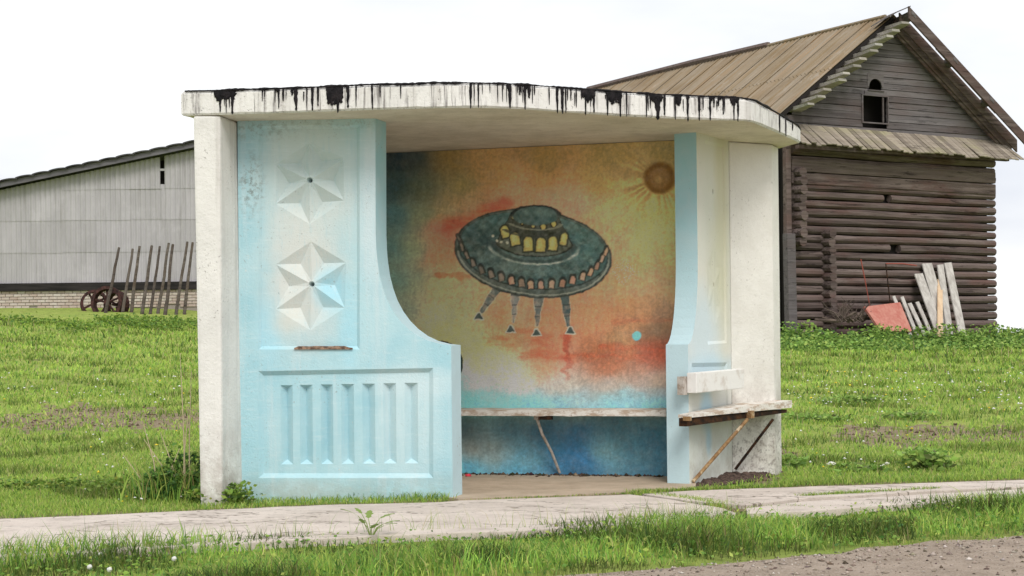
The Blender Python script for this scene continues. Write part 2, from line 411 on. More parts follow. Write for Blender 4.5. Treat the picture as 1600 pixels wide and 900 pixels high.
m = M('worn_floor_concrete'); c = ramp2(m, m.noise(3, 8, .7), .3, .7, (.56, .45, .34), (.40, .32, .235))
c = m.mix(m.step(m.noise(22, 6, .75), .52, .7), c, (.5, .42, .33)); m.col(c); m.bump(m.noise(30, 6, .7), .6, .02); P_FLOOR = m.m
fl = [gnd(716, 781), gnd(860, 776), gnd(1000, 770), gnd(1085, 764), Vector((1.30, 11.86, 0)), Vector((1.24, 12.45, 0)), Vector((-1.9, 13.3, 0)), Vector((-1.95, 11.1, 0)), Vector((-.5, 11.05, 0))]
m = MB(); m.prism([(p.x, p.y, -.1) for p in fl], (0, 0, .108)); m.build('floor_slab', P_FLOOR, SH)

# mural ---------------------------------------------------------------
def paint_mural(px, py):
    cp = np.array([  # pigments tuned spot by spot under the scene light, so some shade is painted in
     (610,250,30,46,55),(650,250,44,53,54),(700,248,110,89,49),(760,250,132,101,60),(850,250,114,92,51),(950,245,116,97,56),(1040,240,113,98,61),
     (615,290,39,65,71),(660,290,70,79,62),(720,290,114,102,61),(780,280,139,107,63),(850,290,135,109,63),(930,280,134,110,62),(990,280,126,103,68),
     (1050,285,147,113,62),(615,340,63,100,105),(660,340,107,120,91),(700,335,136,126,86),(730,318,145,111,74),(800,298,190,115,87),(860,305,202,117,92),
     (900,315,204,121,94),(960,330,205,130,91),(1010,330,198,149,87),(1045,330,165,139,86),(615,390,73,112,111),(650,390,123,139,106),(690,400,213,112,76),
     (700,360,217,91,70),(968,368,189,131,93),(1010,370,194,153,103),(1036,368,146,143,94),(1045,390,155,132,85),(622,440,93,130,119),(648,440,130,139,111),
     (688,446,166,156,102),(720,450,235,142,100),(960,440,208,125,85),(1010,440,179,132,93),(1045,450,155,123,87),(640,490,122,135,113),(680,490,208,173,120),
     (740,500,217,156,106),(770,490,225,111,76),(860,500,212,113,78),(930,500,194,115,77),(1000,490,159,110,72),(1038,490,138,105,80),(700,530,207,171,100),
     (740,540,219,180,111),(800,530,221,130,85),(850,545,191,93,63),(945,550,134,76,49),(1028,542,133,59,39),(1026,518,110,89,66),(965,528,147,111,75),
     (742,575,213,178,104),(800,578,210,186,152),(762,562,219,189,130),(850,570,203,128,93),(950,575,152,86,58),(1030,560,154,77,57),(725,592,118,205,217),
     (750,600,179,194,170),(800,605,190,185,162),(880,600,160,153,143),(960,600,149,138,127),(1030,595,158,136,120),(725,625,102,204,230),(780,625,113,186,221),
     (840,630,129,168,182),(900,625,130,145,148),(960,625,123,137,139),(1030,625,123,144,153),(730,670,82,104,122),(800,670,77,110,134),(850,670,57,92,123),
     (900,680,48,94,135),(960,670,59,96,119),(1030,680,53,97,124),(735,700,146,141,144),(770,710,141,145,151),(820,715,91,141,173),(880,715,47,105,155),
     (905,715,42,101,160),(940,705,102,141,160),(1000,710,72,114,139),(1030,710,60,107,139),(730,738,73,156,200),(800,738,79,146,185),(900,735,40,86,130),
     (1000,738,69,109,139)], float)
    wob = lambda s, a, k: a * (np.sin(px / s + 1.7 * np.sin(py / (s * 1.3) + k)) + np.sin(py / s * 1.1 + 1.3 * np.sin(px / (s * .8) - k)))
    qx, qy = px + wob(13., 3.0, .3) + wob(5., 1.2, 2.), py + wob(17., 2.5, 1.) + wob(6., 1.2, 3.)
    def vn(sx, sy, seed, oct=3):
        g = np.random.default_rng(seed); out = np.zeros(len(px)); amp, tot = 1., 0.
        for o in range(oct):
            x, y = (px - 500) / sx * 2 ** o, (py - 120) / sy * 2 ** o; G = g.random((int(y.max()) + 3, int(x.max()) + 3)); xi, yi = x.astype(int), y.astype(int); fx, fy = x - xi, y - yi
            fx, fy = fx * fx * (3 - 2 * fx), fy * fy * (3 - 2 * fy)
            out += amp * ((G[yi, xi] * (1 - fx) + G[yi, xi + 1] * fx) * (1 - fy) + (G[yi + 1, xi] * (1 - fx) + G[yi + 1, xi + 1] * fx) * fy); tot += amp; amp *= .55
        return out / tot - .5
    qx, qy = px + 16 * vn(44, 30, 1), py + 14 * vn(44, 30, 2)
    px0, py0 = px, py
    num = np.zeros((len(px), 3)); den = np.zeros(len(px))
    for c in cp:
        w = 1 / (((qx - c[0]) ** 2 + ((qy - c[1]) * 1.25) ** 2 + 420.) ** 1.8)
        num += w[:, None] * c[None, 2:]; den += w
    col = num / den[:, None]
    def over(mask, rgb):
        nonlocal col
        mask = np.clip(mask, 0, 1)[:, None]; col = col * (1 - mask) + np.array(rgb, float)[None] * mask
    def sm(x, a, b): t = np.clip((x - a) / (b - a), 0, 1); return t * t * (3 - 2 * t)
    def ell(cx, cy, a, b, ang=0.):
        c, s = math.cos(ang), math.sin(ang); dx, dy = px - cx, py - cy
        u, v = (dx * c + dy * s), (-dx * s + dy * c); return (np.sqrt((u / a) ** 2 + (v / b) ** 2) - 1) * min(a, b)
    def seg(ax, ay, bx, by):
        t = np.clip(((px - ax) * (bx - ax) + (py - ay) * (by - ay)) / ((bx - ax) ** 2 + (by - ay) ** 2), 0, 1)
        return np.hypot(px - ax - t * (bx - ax), py - ay - t * (by - ay)), t
    h = lambda k: (np.sin(px * 12.9898 * .07 + py * 78.233 * .05 + k) * 43758.5453) % 1.0
    px = px0 + 2.4 * vn(10, 8, 5) + 1.3 * vn(3.5, 3.5, 6); py = py0 + 2.4 * vn(10, 8, 7) + 1.3 * vn(3.5, 3.5, 8)
    px_s, py_s = px, py; streak = np.clip(.5 + 2.2 * vn(26, 5, 9), 0, 1); px, py = px0 + 22 * vn(20, 9, 15), py0 + 14 * vn(20, 9, 16)
    over(sm(py + 20 * vn(40, 20, 51), 600, 634) * (py < 643) * np.clip(.72 + vn(60, 30, 52), .2, .9), (96, 168, 186))
    # red brush strokes
    d, t = seg(700, 352, 790, 318); over(sm(d, 18, 2) * (.25 + .55 * streak), (165, 58, 42))
    d, t = seg(690, 430, 735, 434); over(sm(d, 7, 2) * .5, (175, 75, 45))
    for (y, x0, x1, k) in ((543, 940, 1040, .6), (556, 820, 1040, .5), (520, 800, 860, .4), (533, 760, 850, .5), (498, 960, 1045, .3)):
        d, t = seg(x0, y, x1, y + 3); over(sm(d, 10, 1) * k * (.3 + .9 * streak), (160, 68, 42))
    d, t = seg(884, 520, 886, 592); over(sm(d, 8, 3) * (1 - .7 * t) * .8, (150, 58, 40))
    px, py = px_s, py_s
    # sun with rays
    rx, ry = px - 1031, py - 278; rr = np.hypot(rx, ry); an = np.arctan2(ry, rx)
    ray_m = np.clip(.5 + .5 * np.sin(an * 21 + np.sin(an * 5) * 3) + 1.3 * vn(14, 14, 11), 0, 1) ** 2
    fall = sm(rr, 120 + 110 * np.sin(an).clip(0, 1), 20) * sm(rr, 24, 32); over(sm(rr, 150, 25) * .28 * np.clip(.4 + np.sin(an), .2, 1), (186, 160, 84))
    lo_ = np.clip(.35 + .65 * (np.sin(an) * .8 - np.cos(an) * .5), .08, 1); over(ray_m * fall * .7 * lo_, (186, 156, 88)); over((1 - ray_m) ** 2 * fall * .42 * lo_ * sm(rr, 70, 30), (88, 62, 28))
    over(sm(rr, 29, 21) * .9, (84, 54, 20)); over(sm(rr, 20, 13) * .8, (112, 82, 46)); over(sm(np.hypot(rx + 2, ry - 3), 8, 3) * .5, (150, 118, 70))
    # blue dot, dark round shape behind the front panel
    over(sm(np.hypot(px - 995, py - 525), 8.5, 6.0), (84, 158, 172))
    e = ell(690, 568, 33, 35); over(sm(e, 1, -1), (48, 82, 72)); over(sm(np.abs(e + 1), 2.2, .8), (20, 34, 30))
    # chipped specks
    sp = h(.3); over((sp > .93) * sm(ell(977, 425, 22, 22), 3, -6) * .9, (215, 190, 160))
    # landing legs
    def leg(ax, ay, bx, by, w0, w1, fx, fy, fill):
        d, t = seg(ax, ay, bx, by); w = (w0 + (w1 - w0) * t) * (1 + .13 * np.sin(t * 10 + ax))
        over(sm(d - w, 2.0, .6) * np.clip(.6 + 1.5 * vn(8, 8, 41), 0, 1), (172, 152, 130)); over(sm(d - w, .6, -.8) * np.clip(.85 + vn(6, 6, 42), 0, 1), fill)
        over(sm(np.abs(np.sin(t * 9)) * 4, 1.2, .2) * sm(d - w, .6, -.8) * .6, (40, 48, 48))
        dx, dy = px - fx, py - fy; tri = np.maximum(np.abs(dx) * .9 + dy * -.55 - 0, np.abs(dy) * 1.0) 
        tri = np.maximum(np.abs(dx) - (dy + 8) * .55, np.abs(dy) - 5)
        over(sm(tri, 2.2, .8), (170, 155, 138)); over(sm(tri, .2, -1.), (58, 70, 66))
    leg(776, 452, 753, 486, 7, 3.5, 748, 494, (82, 92, 88)); leg(805, 462, 802, 503, 6.5, 1.6, 798, 514, (112, 112, 106))
    leg(842, 464, 839, 508, 7.5, 2.0, 838, 519, (84, 92, 90)); leg(882, 460, 888, 508, 8.5, 3.0, 891, 516, (62, 78, 78))
    # saucer body
    mott = wob(4.3, .5, 1) + wob(2.3, .5, 4)
    def fillc(e, rgb, k=1.0, var=9):
        nonlocal col
        msk = np.clip(sm(e, 1.0, -1.0) * k, 0, 1)[:, None]
        cc = np.array(rgb, float)[None] + (mott * var)[:, None]; col = col * (1 - msk) + cc * msk
    T = R(7)
    e = ell(833, 396, 124, 69, T); fillc(e, (46, 54, 50)); 
    e1_ = ell(833, 396, 121, 66.5, T); fillc(e1_, (72, 82, 76))
    over(sm(np.abs(ell(833, 398, 118, 62, T)), 1.5, .3) * (py > 392) * .7, (138, 140, 126))
    e2_ = ell(833, 392, 118, 60, T); fillc(e2_, (38, 48, 46)); fillc(ell(833, 391, 116.5, 58.5, T), (60, 84, 81))
    over(sm(ell(800, 415, 60, 20, .1), 6, -14) * .35, (105, 118, 110)); over(sm(ell(915, 385, 30, 30), 8, -16) * .35, (58, 96, 94)); over(sm(ell(760, 375, 34, 24), 8, -16) * .4, (38, 52, 52))
    def arch(cx, cy, a, b, an=0.):
        c, s_ = math.cos(an), math.sin(an); dx, dy = px - cx, py - cy; u, v = dx * c + dy * s_, -dx * s_ + dy * c
        top = (np.sqrt((u / a) ** 2 + (np.minimum(v + b * .25, 0) / (b * .75)) ** 2) - 1) * a
        return np.maximum(top, v - b)
    # scratchy lights on the metal
    over(np.clip(vn(8, 5, 31) * 2.2, 0, 1) * sm(ell(833, 391, 114, 56, T), 1, -6) * .5, (118, 132, 124)); over(np.clip(vn(9, 6, 32) * 2.2, 0, 1) * sm(ell(833, 391, 114, 56, T), 1, -6) * .55, (30, 42, 42))
    ports = [(717,372),(721,384),(729,397),(739,409),(752,420),(767,426),(783,431),(799,436),(815,440),(829,443),(845,443),(862,442),(879,441),(895,436),(911,430),(923,423),(933,413),(941,402),(947,391)]
    for i, (x, y) in enumerate(ports):
        w = 6.2 - 2.6 * min(1, max(0, abs(x - 838) - 60) / 60)
        an_ = (838 - x) * -.0035
        over(sm(arch(x, y, w, 8.6, an_), 1.2, -1) * .9, (36, 40, 37)); over(sm(arch(x, y + 1.8, w - 2.2, 6.0, an_), 1.1, -.9) * (.95 if i % 4 else .7), ((182, 128, 98), (170, 124, 100), (164, 132, 108))[i % 3] if x > 790 else (118, 104, 90))
    # pale ring, dome and cupola
    e = ell(834, 384, 70, 29, R(3)); over(sm(np.abs(e), 2.2, .3) * sm(py, 380, 392) * np.clip(.55 + 1.6 * vn(12, 8, 33), .1, .95), (152, 154, 142))
    over(sm(np.abs(e + 4), 3, 1) * (py > 378) * .6, (44, 54, 52))
    dome = np.maximum(np.maximum(np.abs(px - 834) - (38 + (py - 340) * .50), 338 - py), ell(834, 374, 61, 26, R(3)) * (py > 374))
    fillc(dome - 1.5, (30, 34, 30)); fillc(dome, (74, 80, 68), 1, 10)
    for (x, y, a, b, an_) in ((789,362,6.5,9.5,-.25),(804.5,373,7.5,10.5,-.15),(825,381,7.5,11.5,-.05),(845,382,7.5,11.5,0),(864,380,7,11.5,.08),(881,373,5.5,10.5,.15)):
        over(sm(arch(x, y, a + 2, b + 2, an_), 1, -1), (40, 44, 36)); over(sm(arch(x, y, a - .6, b - .6, an_), 1.2, -1) * .95, (164, 144, 74)); over(sm(arch(x - 1, y - 1, a * .5, b * .6, an_), 1, -2) * .5, (186, 168, 100))
    for (x, y, r_) in ((833,353,3.2),(849,354.5,4.4),(865,350,4.6),(802,340,2.5),(816,350,2.)):
        over(sm(np.hypot(px - x, (py - y) * .85), r_ + 2, r_ + .6), (36, 36, 30)); over(sm(np.hypot(px - x, (py - y) * .85), r_, r_ - 1.4), (158, 134, 70))
    for (x, y) in ((770,369),(776,376),(783,378),(792,379)): over(sm(np.hypot(px - x, py - y), 3, 1.4), (150, 145, 125))
    over(sm(np.abs(ell(834, 356, 48, 14, R(3))), 2.0, .5) * (py > 358) * .8, (44, 50, 44)); over(sm(np.abs(ell(836, 347, 41, 12, R(3))), 1.8, .4) * (py > 349) * .6, (128, 128, 108))
    e = ell(837, 337, 37, 15.5); fillc(e + .2, (56, 78, 76)); over(sm(np.abs(e), 2.0, .6) * sm(py, 341, 334), (24, 32, 32)); over(sm(ell(845, 333, 18, 6), 5, -4) * .35, (92, 112, 108))
    # dry brush texture over the whole picture
    px, py = px0, py0
    br = 0 * np.sin(px * .9 + 2.2 * np.sin(py * .13 + px * .02)) * np.sin(py * .31 + 1.5 * np.sin(px * .19)) + .7 * np.sin(px * .47 - py * .23 + 2 * np.sin(py * .07)) * np.sin(px * .11 + py * .53)
    col = col * (1 + .15 * vn(6, 4, 21) + .20 * vn(2.2, 2.6, 22, 2) + .08 * vn(40, 30, 23) + .12 * vn(3, 22, 25))[:, None]
    return col + (vn(18, 14, 24)[:, None] * np.array([9, 2, -7.])[None])
m = M('mural_paint', .8)
pa = m.attr(); n1 = m.noise(14, 8, .75); n2 = m.noise(90, 4, .7)
c = m.mix(m.val('MULTIPLY', m.step(n1, .42, .68), .26), pa, m.mix(.45, pa, (.58, .53, .44)))
n3 = m.noise(5, 7, .7); c = m.mix(m.val('MULTIPLY', m.step(n3, .5, .7), .18), c, m.mix(.5, c, (.07, .07, .05)))
c = m.mix(m.val('MULTIPLY', m.step(n2, .55, .7), .30), c, m.mix(.6, c, (.05, .05, .045)))
m.col(c); m.bump(m.val('ADD', n2, m.val('MULTIPLY', n1, 2)), .5, .010); P_MURAL = m.m
t0, _ = onplane(560, 400, BW0, DB); t1 = (BW1 - BW0).length
NA, NZ = 430, 500
A_, Z_ = np.meshgrid(np.linspace(t0, t1, NA), np.linspace(0.0, ZR - .004, NZ))
A_, Z_ = A_.ravel(), Z_.ravel()
mv = np.stack([BW0.x + DB.x * A_, BW0.y + DB.y * A_, Z_], 1)
mpx, mpy = pix(mv[:, 0], mv[:, 1], mv[:, 2])
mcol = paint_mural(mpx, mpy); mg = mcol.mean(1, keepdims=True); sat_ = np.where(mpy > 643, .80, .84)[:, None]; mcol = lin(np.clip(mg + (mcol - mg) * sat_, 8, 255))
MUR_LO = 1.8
kz = np.clip((mpy - 640) / 14, 0, 1); MUR_UP = np.interp(mpy, [230, 330, 480, 640], [3.7, 3.1, 2.55, 2.2])  # paint brightened towards the top to make up for shade below the roof
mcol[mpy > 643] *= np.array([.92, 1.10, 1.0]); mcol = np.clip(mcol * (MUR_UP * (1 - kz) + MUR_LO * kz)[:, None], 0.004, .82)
ii = np.arange((NZ - 1) * (NA - 1)); r_, c_ = ii // (NA - 1), ii % (NA - 1); k = r_ * NA + c_
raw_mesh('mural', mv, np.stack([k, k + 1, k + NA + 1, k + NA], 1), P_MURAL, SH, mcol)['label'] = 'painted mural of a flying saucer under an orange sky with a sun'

# roof ------------------------------------------------------------------
front = [(-2.125, 10.78), (-1.77, 10.745), (-1.25, 10.665), (-.85, 10.60), (-.33, 10.555), (.05, 10.64), (.42, 10.85), (.80, 11.06), (1.10, 11.20), (1.40, 11.30), (1.56, 11.34), (1.66, 11.42), (1.76, 11.62), (2.18, 12.60), (2.215, 12.74)]
def dens(pts, step):
    out = []
    P = [Vector(p) for p in pts]
    for i in range(len(P) - 1):
        a, b, c, d = P[max(i - 1, 0)], P[i], P[i + 1], P[min(i + 2, len(P) - 1)]
        n = max(1, int((c - b).length / step))
        for k in range(n):
            t = k / n
            out.append(.5 * ((2 * b) + (c - a) * t + (2 * a - 5 * b + 4 * c - d) * t * t + (-a + 3 * b - 3 * c + d) * t ** 3))
    out.append(P[-1]); return out
FC = dens(front, .05)
ring = FC + [Vector(p) for p in ((2.12, 13.1), (1.6, 13.35), (0, 13.62), (-2.06, 13.72), (-2.01, 12.6), (-2.01, 11.3), (-2.095, 10.85))]
def topz(p): return ZR + .158 - .036 * min(1, max(0, (p.y - 11.3) / 1.3)) + .004 * mnoise.noise((p.x * 6, p.y * 6, 0))
def nrm(i, P):
    t = (P[min(i + 1, len(P) - 1)] - P[max(i - 1, 0)]).normalized(); return Vector((t.y, -t.x))       # outward on the front
n = len(ring); cen = Vector((0, 12.2)); vs = []
for lvl in range(4):
    for p in ring:
        d = (cen - p).normalized() * ((.014, 0, 0, .018)[lvl])
        jz = .005 * mnoise.noise((p.x * 3, p.y * 3, lvl * 9.1)) + .004 * mnoise.noise((p.x * 15, p.y * 15, lvl * 5))
        z = (ZR, ZR + .012 + jz, topz(p) - .02 + jz, topz(p) + jz)[lvl]
        vs.append((p.x + d.x, p.y + d.y, z))
bm = bmesh.new(); bv = [bm.verts.new(Vector(v) - wloc(SH)) for v in vs]
for l_ in range(3):
    for i in range(n):
        j = (i + 1) % n; f = bm.faces.new((bv[l_ * n + i], bv[l_ * n + j], bv[(l_ + 1) * n + j], bv[(l_ + 1) * n + i])); f.material_index = 0
fb = bm.faces.new([bv[i] for i in range(n)]); fb.material_index = 1
ft = bm.faces.new([bv[3 * n + i] for i in range(n)]); ft.material_index = 2
bmesh.ops.triangulate(bm, faces=[fb, ft]); bmesh.ops.recalc_face_normals(bm, faces=bm.faces)
me = bpy.data.meshes.new('roof'); bm.to_mesh(me); bm.free()
m = M('roof_tar', .75, .2); m.col(ramp2(m, m.noise(20, 5), .4, .7, (.006, .0055, .007), (.022, .018, .02))); m.bump(m.noise(45, 5), .5, .02); P_TAR = m.m
for q in (P_ROOF, P_SOFFIT, P_TAR): me.materials.append(q)
ROOF = link(bpy.data.objects.new('roof', me), SH); ROOF['label'] = 'thick white roof slab with a curved front and black tar running down its edge'
# tar: a bumpy rim along the top and single runs down the face
def fpt(px):
    best = min(range(len(FC)), key=lambda i: abs(pix(FC[i].x, FC[i].y, ZR + .1)[0] - px))
    i0 = max(best - 1, 0); i1 = min(best + 1, len(FC) - 1)
    xs = [pix(FC[i].x, FC[i].y, ZR + .1)[0] for i in (i0, i1)]
    t = (px - xs[0]) / (xs[1] - xs[0]); return FC[i0].lerp(FC[i1], t), (FC[i1] - FC[i0]).normalized()
m = MB(); pts = []; rad = []
for px in np.arange(289, 1252, 2.0):
    p, t = fpt(px); nn = Vector((t.y, -t.x)); big = .5 + .5 * mnoise.noise((px * .045, 1.3, 0)) + .35 * mnoise.noise((px * .21, 4.3, 0))
    if px < 330: big = .35
    if 590 < px < 720: big = max(big, .6) + .35 * mnoise.noise((px * .11, 8, 0))
    r_ = .003 + .0095 * max(.02, big) ** 1.3
    pts.append(Vector((p.x + nn.x * .001, p.y + nn.y * .001, topz(p) + .000 + .002 * mnoise.noise((px * .3, 0, 0))))); rad.append(r_)
m.tube(pts, rad, 7); m.build('tar_edge', P_TAR, ROOF, smooth=True)
def drip(px, w, end, top=0.0, blob=False):
    p, t = fpt(px); nn = Vector((t.y, -t.x)); sc = p.y / F
    hh = topz(p) - ZR; ns = 12; m = MB(); vs = []
    sd = random.random() * 50
    for i in range(ns + 1):
        f = i / ns; z = topz(p) - .004 - hh * (top + (end - top) * f)
        ww = w * sc * .5 * (1 + .45 * mnoise.noise((sd, f * 7, 0)))
        ww *= (1.25 - .35 * f) if not blob else (1.15 - .2 * f - .55 * max(0, f - .6) / .4)
        ww *= 1 - .7 * max(0, f - .55) / .45 + (.45 * math.exp(-((f - .93) / .05) ** 2) if w > 2.2 else 0)
        if i == ns: ww *= .4
        sx = w * sc * .22 * mnoise.noise((sd + 9, f * 4, 2))
        lift = .0045 + .003 * math.sin(f * 3.1)
        for s_, q in ((-1, .0005), (-.55, lift), (.55, lift), (1, .0005)):
            b = p + t * (ww * s_ + sx) + nn * (q + .0018); vs.append((b.x, b.y, z))
    fs = [(i * 4 + k, i * 4 + k + 1, i * 4 + k + 5, i * 4 + k + 4) for i in range(ns) for k in range(3)]
    m.add(vs, fs); return m.build('tar_drip', P_TAR, ROOF, smooth=True)
DR = [(340, 11, .42), (347, 12, .36), (356, 13, .38), (364, 9, .4), (344, 4, .88), (350, 2.4, .6), (354, 2.6, .97), (359, 2, .7), (363, 6, 1.03), (410, 2, .5), (430, 2.4, .55), (436, 3, .8), (443, 2.4, .5),
      (457, 5, .3), (463, 6, .9), (479, 2.4, .95), (488, 4.5, .93), (497, 3.5, .8), (523, 25, .84, 1), (527, 7, 1.08), (543, 4.5, .92), (557, 2.6, .85), (582, 3.6, 1.0), (594, 2, .5), (626, 2, .6),
      (735, 4, 1.0), (741, 2, .85), (748, 3, 1.03), (778, 1.8, .8), (785, 1.8, .7), (797, 6, 1.0), (812, 3, .4), (820, 5, 1.05), (827, 6, .55), (834, 2.4, .4), (871, 4.5, 1.02), (877, 4, .9), (878, 5, 1.05), (884, 2.4, 1.0), (891, 2.2, .5), (900, 2.4, .8),
      (919, 20, .5, 1), (914, 4, 1.05), (927, 4, .95), (959, 24, .55, 1), (948, 3.6, 1.02), (969, 3.6, 1.02), (979, 2.4, 1.06), (1010, 2.6, 1.02), (1016, 2.4, .6), (1027, 9, 1.08), (1022, 14, .4, 1), (1038, 4, .9),
      (1055, 3.4, 1.02), (1060, 8, .45, 1), (1074, 3.6, 1.05), (1092, 3.2, 1.02), (1099, 2, .6), (1110, 4, 1.0), (1116, 3, .45), (1122, 3, .4), (1130, 3.2, .72), (1147, 3.4, 1.0), (1153, 5, 1.02), (1146, 10, .35, 1),
      (1218, 5, .98), (1227, 3.4, 1.0), (1238, 3, .5)]
for d in DR:
    if len(d) > 3:                                    # broad stain: many runs side by side
        k_ = max(4, int(d[1] / 3.2))
        for j in range(k_):
            f = (j + .5) / k_ * 2 - 1
            drip(d[0] + f * d[1] * .46 + random.uniform(-.6, .6), d[1] / k_ * 1.9, d[2] * (1.05 - .35 * abs(f)) * random.uniform(.82, 1.12))
    else: drip(d[0] + random.uniform(-.8, .8), d[1] * random.uniform(.75, 1.0), d[2] * random.uniform(.95, 1.04))
for px in (338, 352, 436, 462, 520, 545, 795, 822, 872, 880, 918, 925, 950, 965, 1025, 1034, 1058, 1076, 1110, 1126, 1148, 1155):
    drip(px + random.uniform(-2, 2), random.uniform(3.5, 7.5), random.uniform(.12, .32))
for i in range(34):
    px = random.choice([random.uniform(405, 500), random.uniform(730, 900), random.uniform(900, 1160), random.uniform(1000, 1160)])
    drip(px, random.uniform(.9, 1.9), random.uniform(.18, .8), random.choice([0, 0, .15]))

# ------------------------------------------------------------------ benches, litter
m = M('peeling_white_board', .85); g = m.noise(1, 7, .7, m.pos((3, 3, 30)))
c = ramp2(m, m.noise(9, 6, .7, m.pos((1, 1, 2.5))), .42, .62, (.74, .71, .66), (.46, .36, .28))
c = m.mix(m.val('MULTIPLY', m.step(m.noise(25, 5, .75), .58, .68), .8), c, (.24, .16, .11)); m.col(c); m.bump(m.noise(30, 6, .7), .5, .012); W_BOARD = m.m
m = M('white_board', .8); c = ramp2(m, m.noise(7, 6, .7), .5, .72, (.78, .765, .74), (.60, .55, .50)); m.col(c); m.bump(m.noise(25, 6), .3, .008); W_BACK = m.m
m = M('rusty_iron', .75, .3); c = ramp2(m, m.noise(20, 6, .7), .35, .65, (.34, .21, .095), (.16, .08, .035)); c = m.mix(m.step(m.noise(9, 4), .52, .66), c, (.62, .52, .36)); m.col(c); m.bump(m.noise(60, 5), .4, .006); RUST = m.m
m = M('dark_rust', .85, .2); m.col(ramp2(m, m.noise(18, 6, .7), .4, .65, (.014, .009, .007), (.07, .03, .012))); m.bump(m.noise(50, 5), .4, .006); DRUST = m.m
m = M('grey_pipe', .6, .4); m.col(ramp2(m, m.noise(20, 6, .7), .4, .65, (.50, .46, .42), (.28, .22, .17))); PIPE = m.m

def bpt(px, back, z):                                # a point 'back' metres in front of the mural wall
    t, _ = onplane(px, 600, BW0, DB); p = BW0 + DB * t - NB * back; return Vector((p.x, p.y, z))
zb = at(880, 640, 12.38).z
B1 = thing('wall_bench', bpt(880, .15, .01), 'long peeling white plank bench under the flying saucer mural', 'bench', 'plank benches of the shelter')
m = MB(); n_ = 26; A0, A1 = bpt(640, 0.004, 0), bpt(1052, 0.004, 0)
for i in range(n_):
    pass
top, bot, ftop, fbot = [], [], [], []
for i in range(n_ + 1):
    p = A0.lerp(A1, i / n_); q = p - NB.to_3d() * (.30 + .006 * mnoise.noise((i * .7, 3, 0)))
    j = .004 * mnoise.noise((i * .45, 0, 0)); j2 = .006 * mnoise.noise((i * .9, 7, 0))
    top.append(Vector((p.x, p.y, zb + j))); ftop.append(Vector((q.x, q.y, zb - .002 + j))); fbot.append(Vector((q.x, q.y, zb - .047 + j2))); bot.append(Vector((p.x, p.y, zb - .047)))
vs = top + ftop + fbot + bot; k = n_ + 1; fs = []
for i in range(n_):
    for a in range(4): b = (a + 1) % 4; fs.append((a * k + i, a * k + i + 1, b * k + i + 1, b * k + i))
fs += [(0, k, 2 * k, 3 * k), (k - 1, 4 * k - 1, 3 * k - 1, 2 * k - 1)]
m.add(vs, fs); m.build('seat_board', W_BOARD, B1)
m = MB(); m.tube([bpt(851, .26, zb - .05), bpt(857, .20, zb - .19), bpt(866, .10, zb - .33), bpt(874, .02, .025)], [.012, .011, .0105, .0105], 8)
m.cbox(bpt(853, .235, zb - .06), DB.to_3d() * .05, NB.to_3d() * .07, (0, 0, .03)); m.build('strut', PIPE, B1)
m = MB(); m.cbox(bpt(866, .27, zb - .062), DB.to_3d() * .10, NB.to_3d() * .05, (0, 0, .028)); m.build('bracket', DRUST, B1)

FL, FR = Vector((1.215, 11.56)), Vector((2.135, 12.73)); dB = (FR - FL).normalized(); nB = Vector((-dB.y, dB.x))
B2 = thing('wall_bench', (1.6, 12.2, .0), 'short broken bench with rusty props on the outside of the right wall', 'bench', 'plank benches of the shelter')
zs = at(1076, 653, FL.y).z
m = MB(); N_ = 22; L_ = (FR - FL).length; a, b, c_, d = [], [], [], []
for i in range(N_ + 1):
    t = i / N_; p = FL + dB * L_ * t; zz = zs + .012 * t
    rag = .012 * mnoise.noise((t * 9, 0, 5)) - (.02 if .15 < t < .5 else 0) * abs(mnoise.noise((t * 20, 2, 0)))
    th = .022 + .034 * t
    q = p + nB * min(.27, .080 + .262 * t)
    a.append((p.x, p.y, zz + th + rag)); b.append((q.x, q.y, zz + th)); c_.append((q.x, q.y, zz)); d.append((p.x, p.y, zz))
k = N_ + 1; fs = []
for i in range(N_):
    for u in range(4): w = (u + 1) % 4; fs.append((u * k + i, u * k + i + 1, w * k + i + 1, w * k + i))
fs += [(0, k, 2 * k, 3 * k), (k - 1, 4 * k - 1, 3 * k - 1, 2 * k - 1)]
m.add(a + b + c_ + d, fs); m.build('seat_board', W_BOARD, B2)
m = MB(); P0 = (FL + nB * .012).to_3d() + Vector((0, 0, zs - .060))
m.prism([P0, P0 + dB.to_3d() * (L_ * .96) + Vector((0, 0, .036)), P0 + dB.to_3d() * (L_ * .96) + Vector((0, 0, .060)), P0 + Vector((0, 0, .058))], nB.to_3d() * .062); m.build('seat_frame', DRUST, B2)
m = MB(); m.cbox((FL + nB * .005).to_3d() + Vector((0, 0, zs - .005)), dB.to_3d() * .02, nB.to_3d() * .06, (0, 0, .03)); m.build('bracket', RUST, B2); m = MB()
pj = FL + dB * L_ * .57; m.cbox(pj.to_3d() + Vector((0, 0, zs - .012)), dB.to_3d() * .05, nB.to_3d() * .05, (0, 0, .055)); m.build('bracket', RUST, B2)
s1a = at(1168, 655, (FL + dB * L_ * .55).y); s1b = Vector((1.275, 11.83, .02))
m = MB(); m.tube([s1a, s1a.lerp(s1b, .5) + Vector((.004, 0, .004)), s1b], .0135, 8); m.build('strut', RUST, B2)
s2a = at(1208, 655, (FL + dB * L_ * .83).y); s2b = Vector((1.665, 12.50, .05))
m = MB(); m.tube([s2a, s2a.lerp(s2b, .5), s2b], .011, 8); m.build('strut', DRUST, B2)
bl_, br_ = at(1088, 600, 11.70).xy, at(1163, 600, 12.33).xy; z0b = at(1088, 614.5, 11.7).z; z1b = at(1088, 582.5, 11.7).z
dd = (br_ - bl_); nn = Vector((-dd.y, dd.x)).normalized()
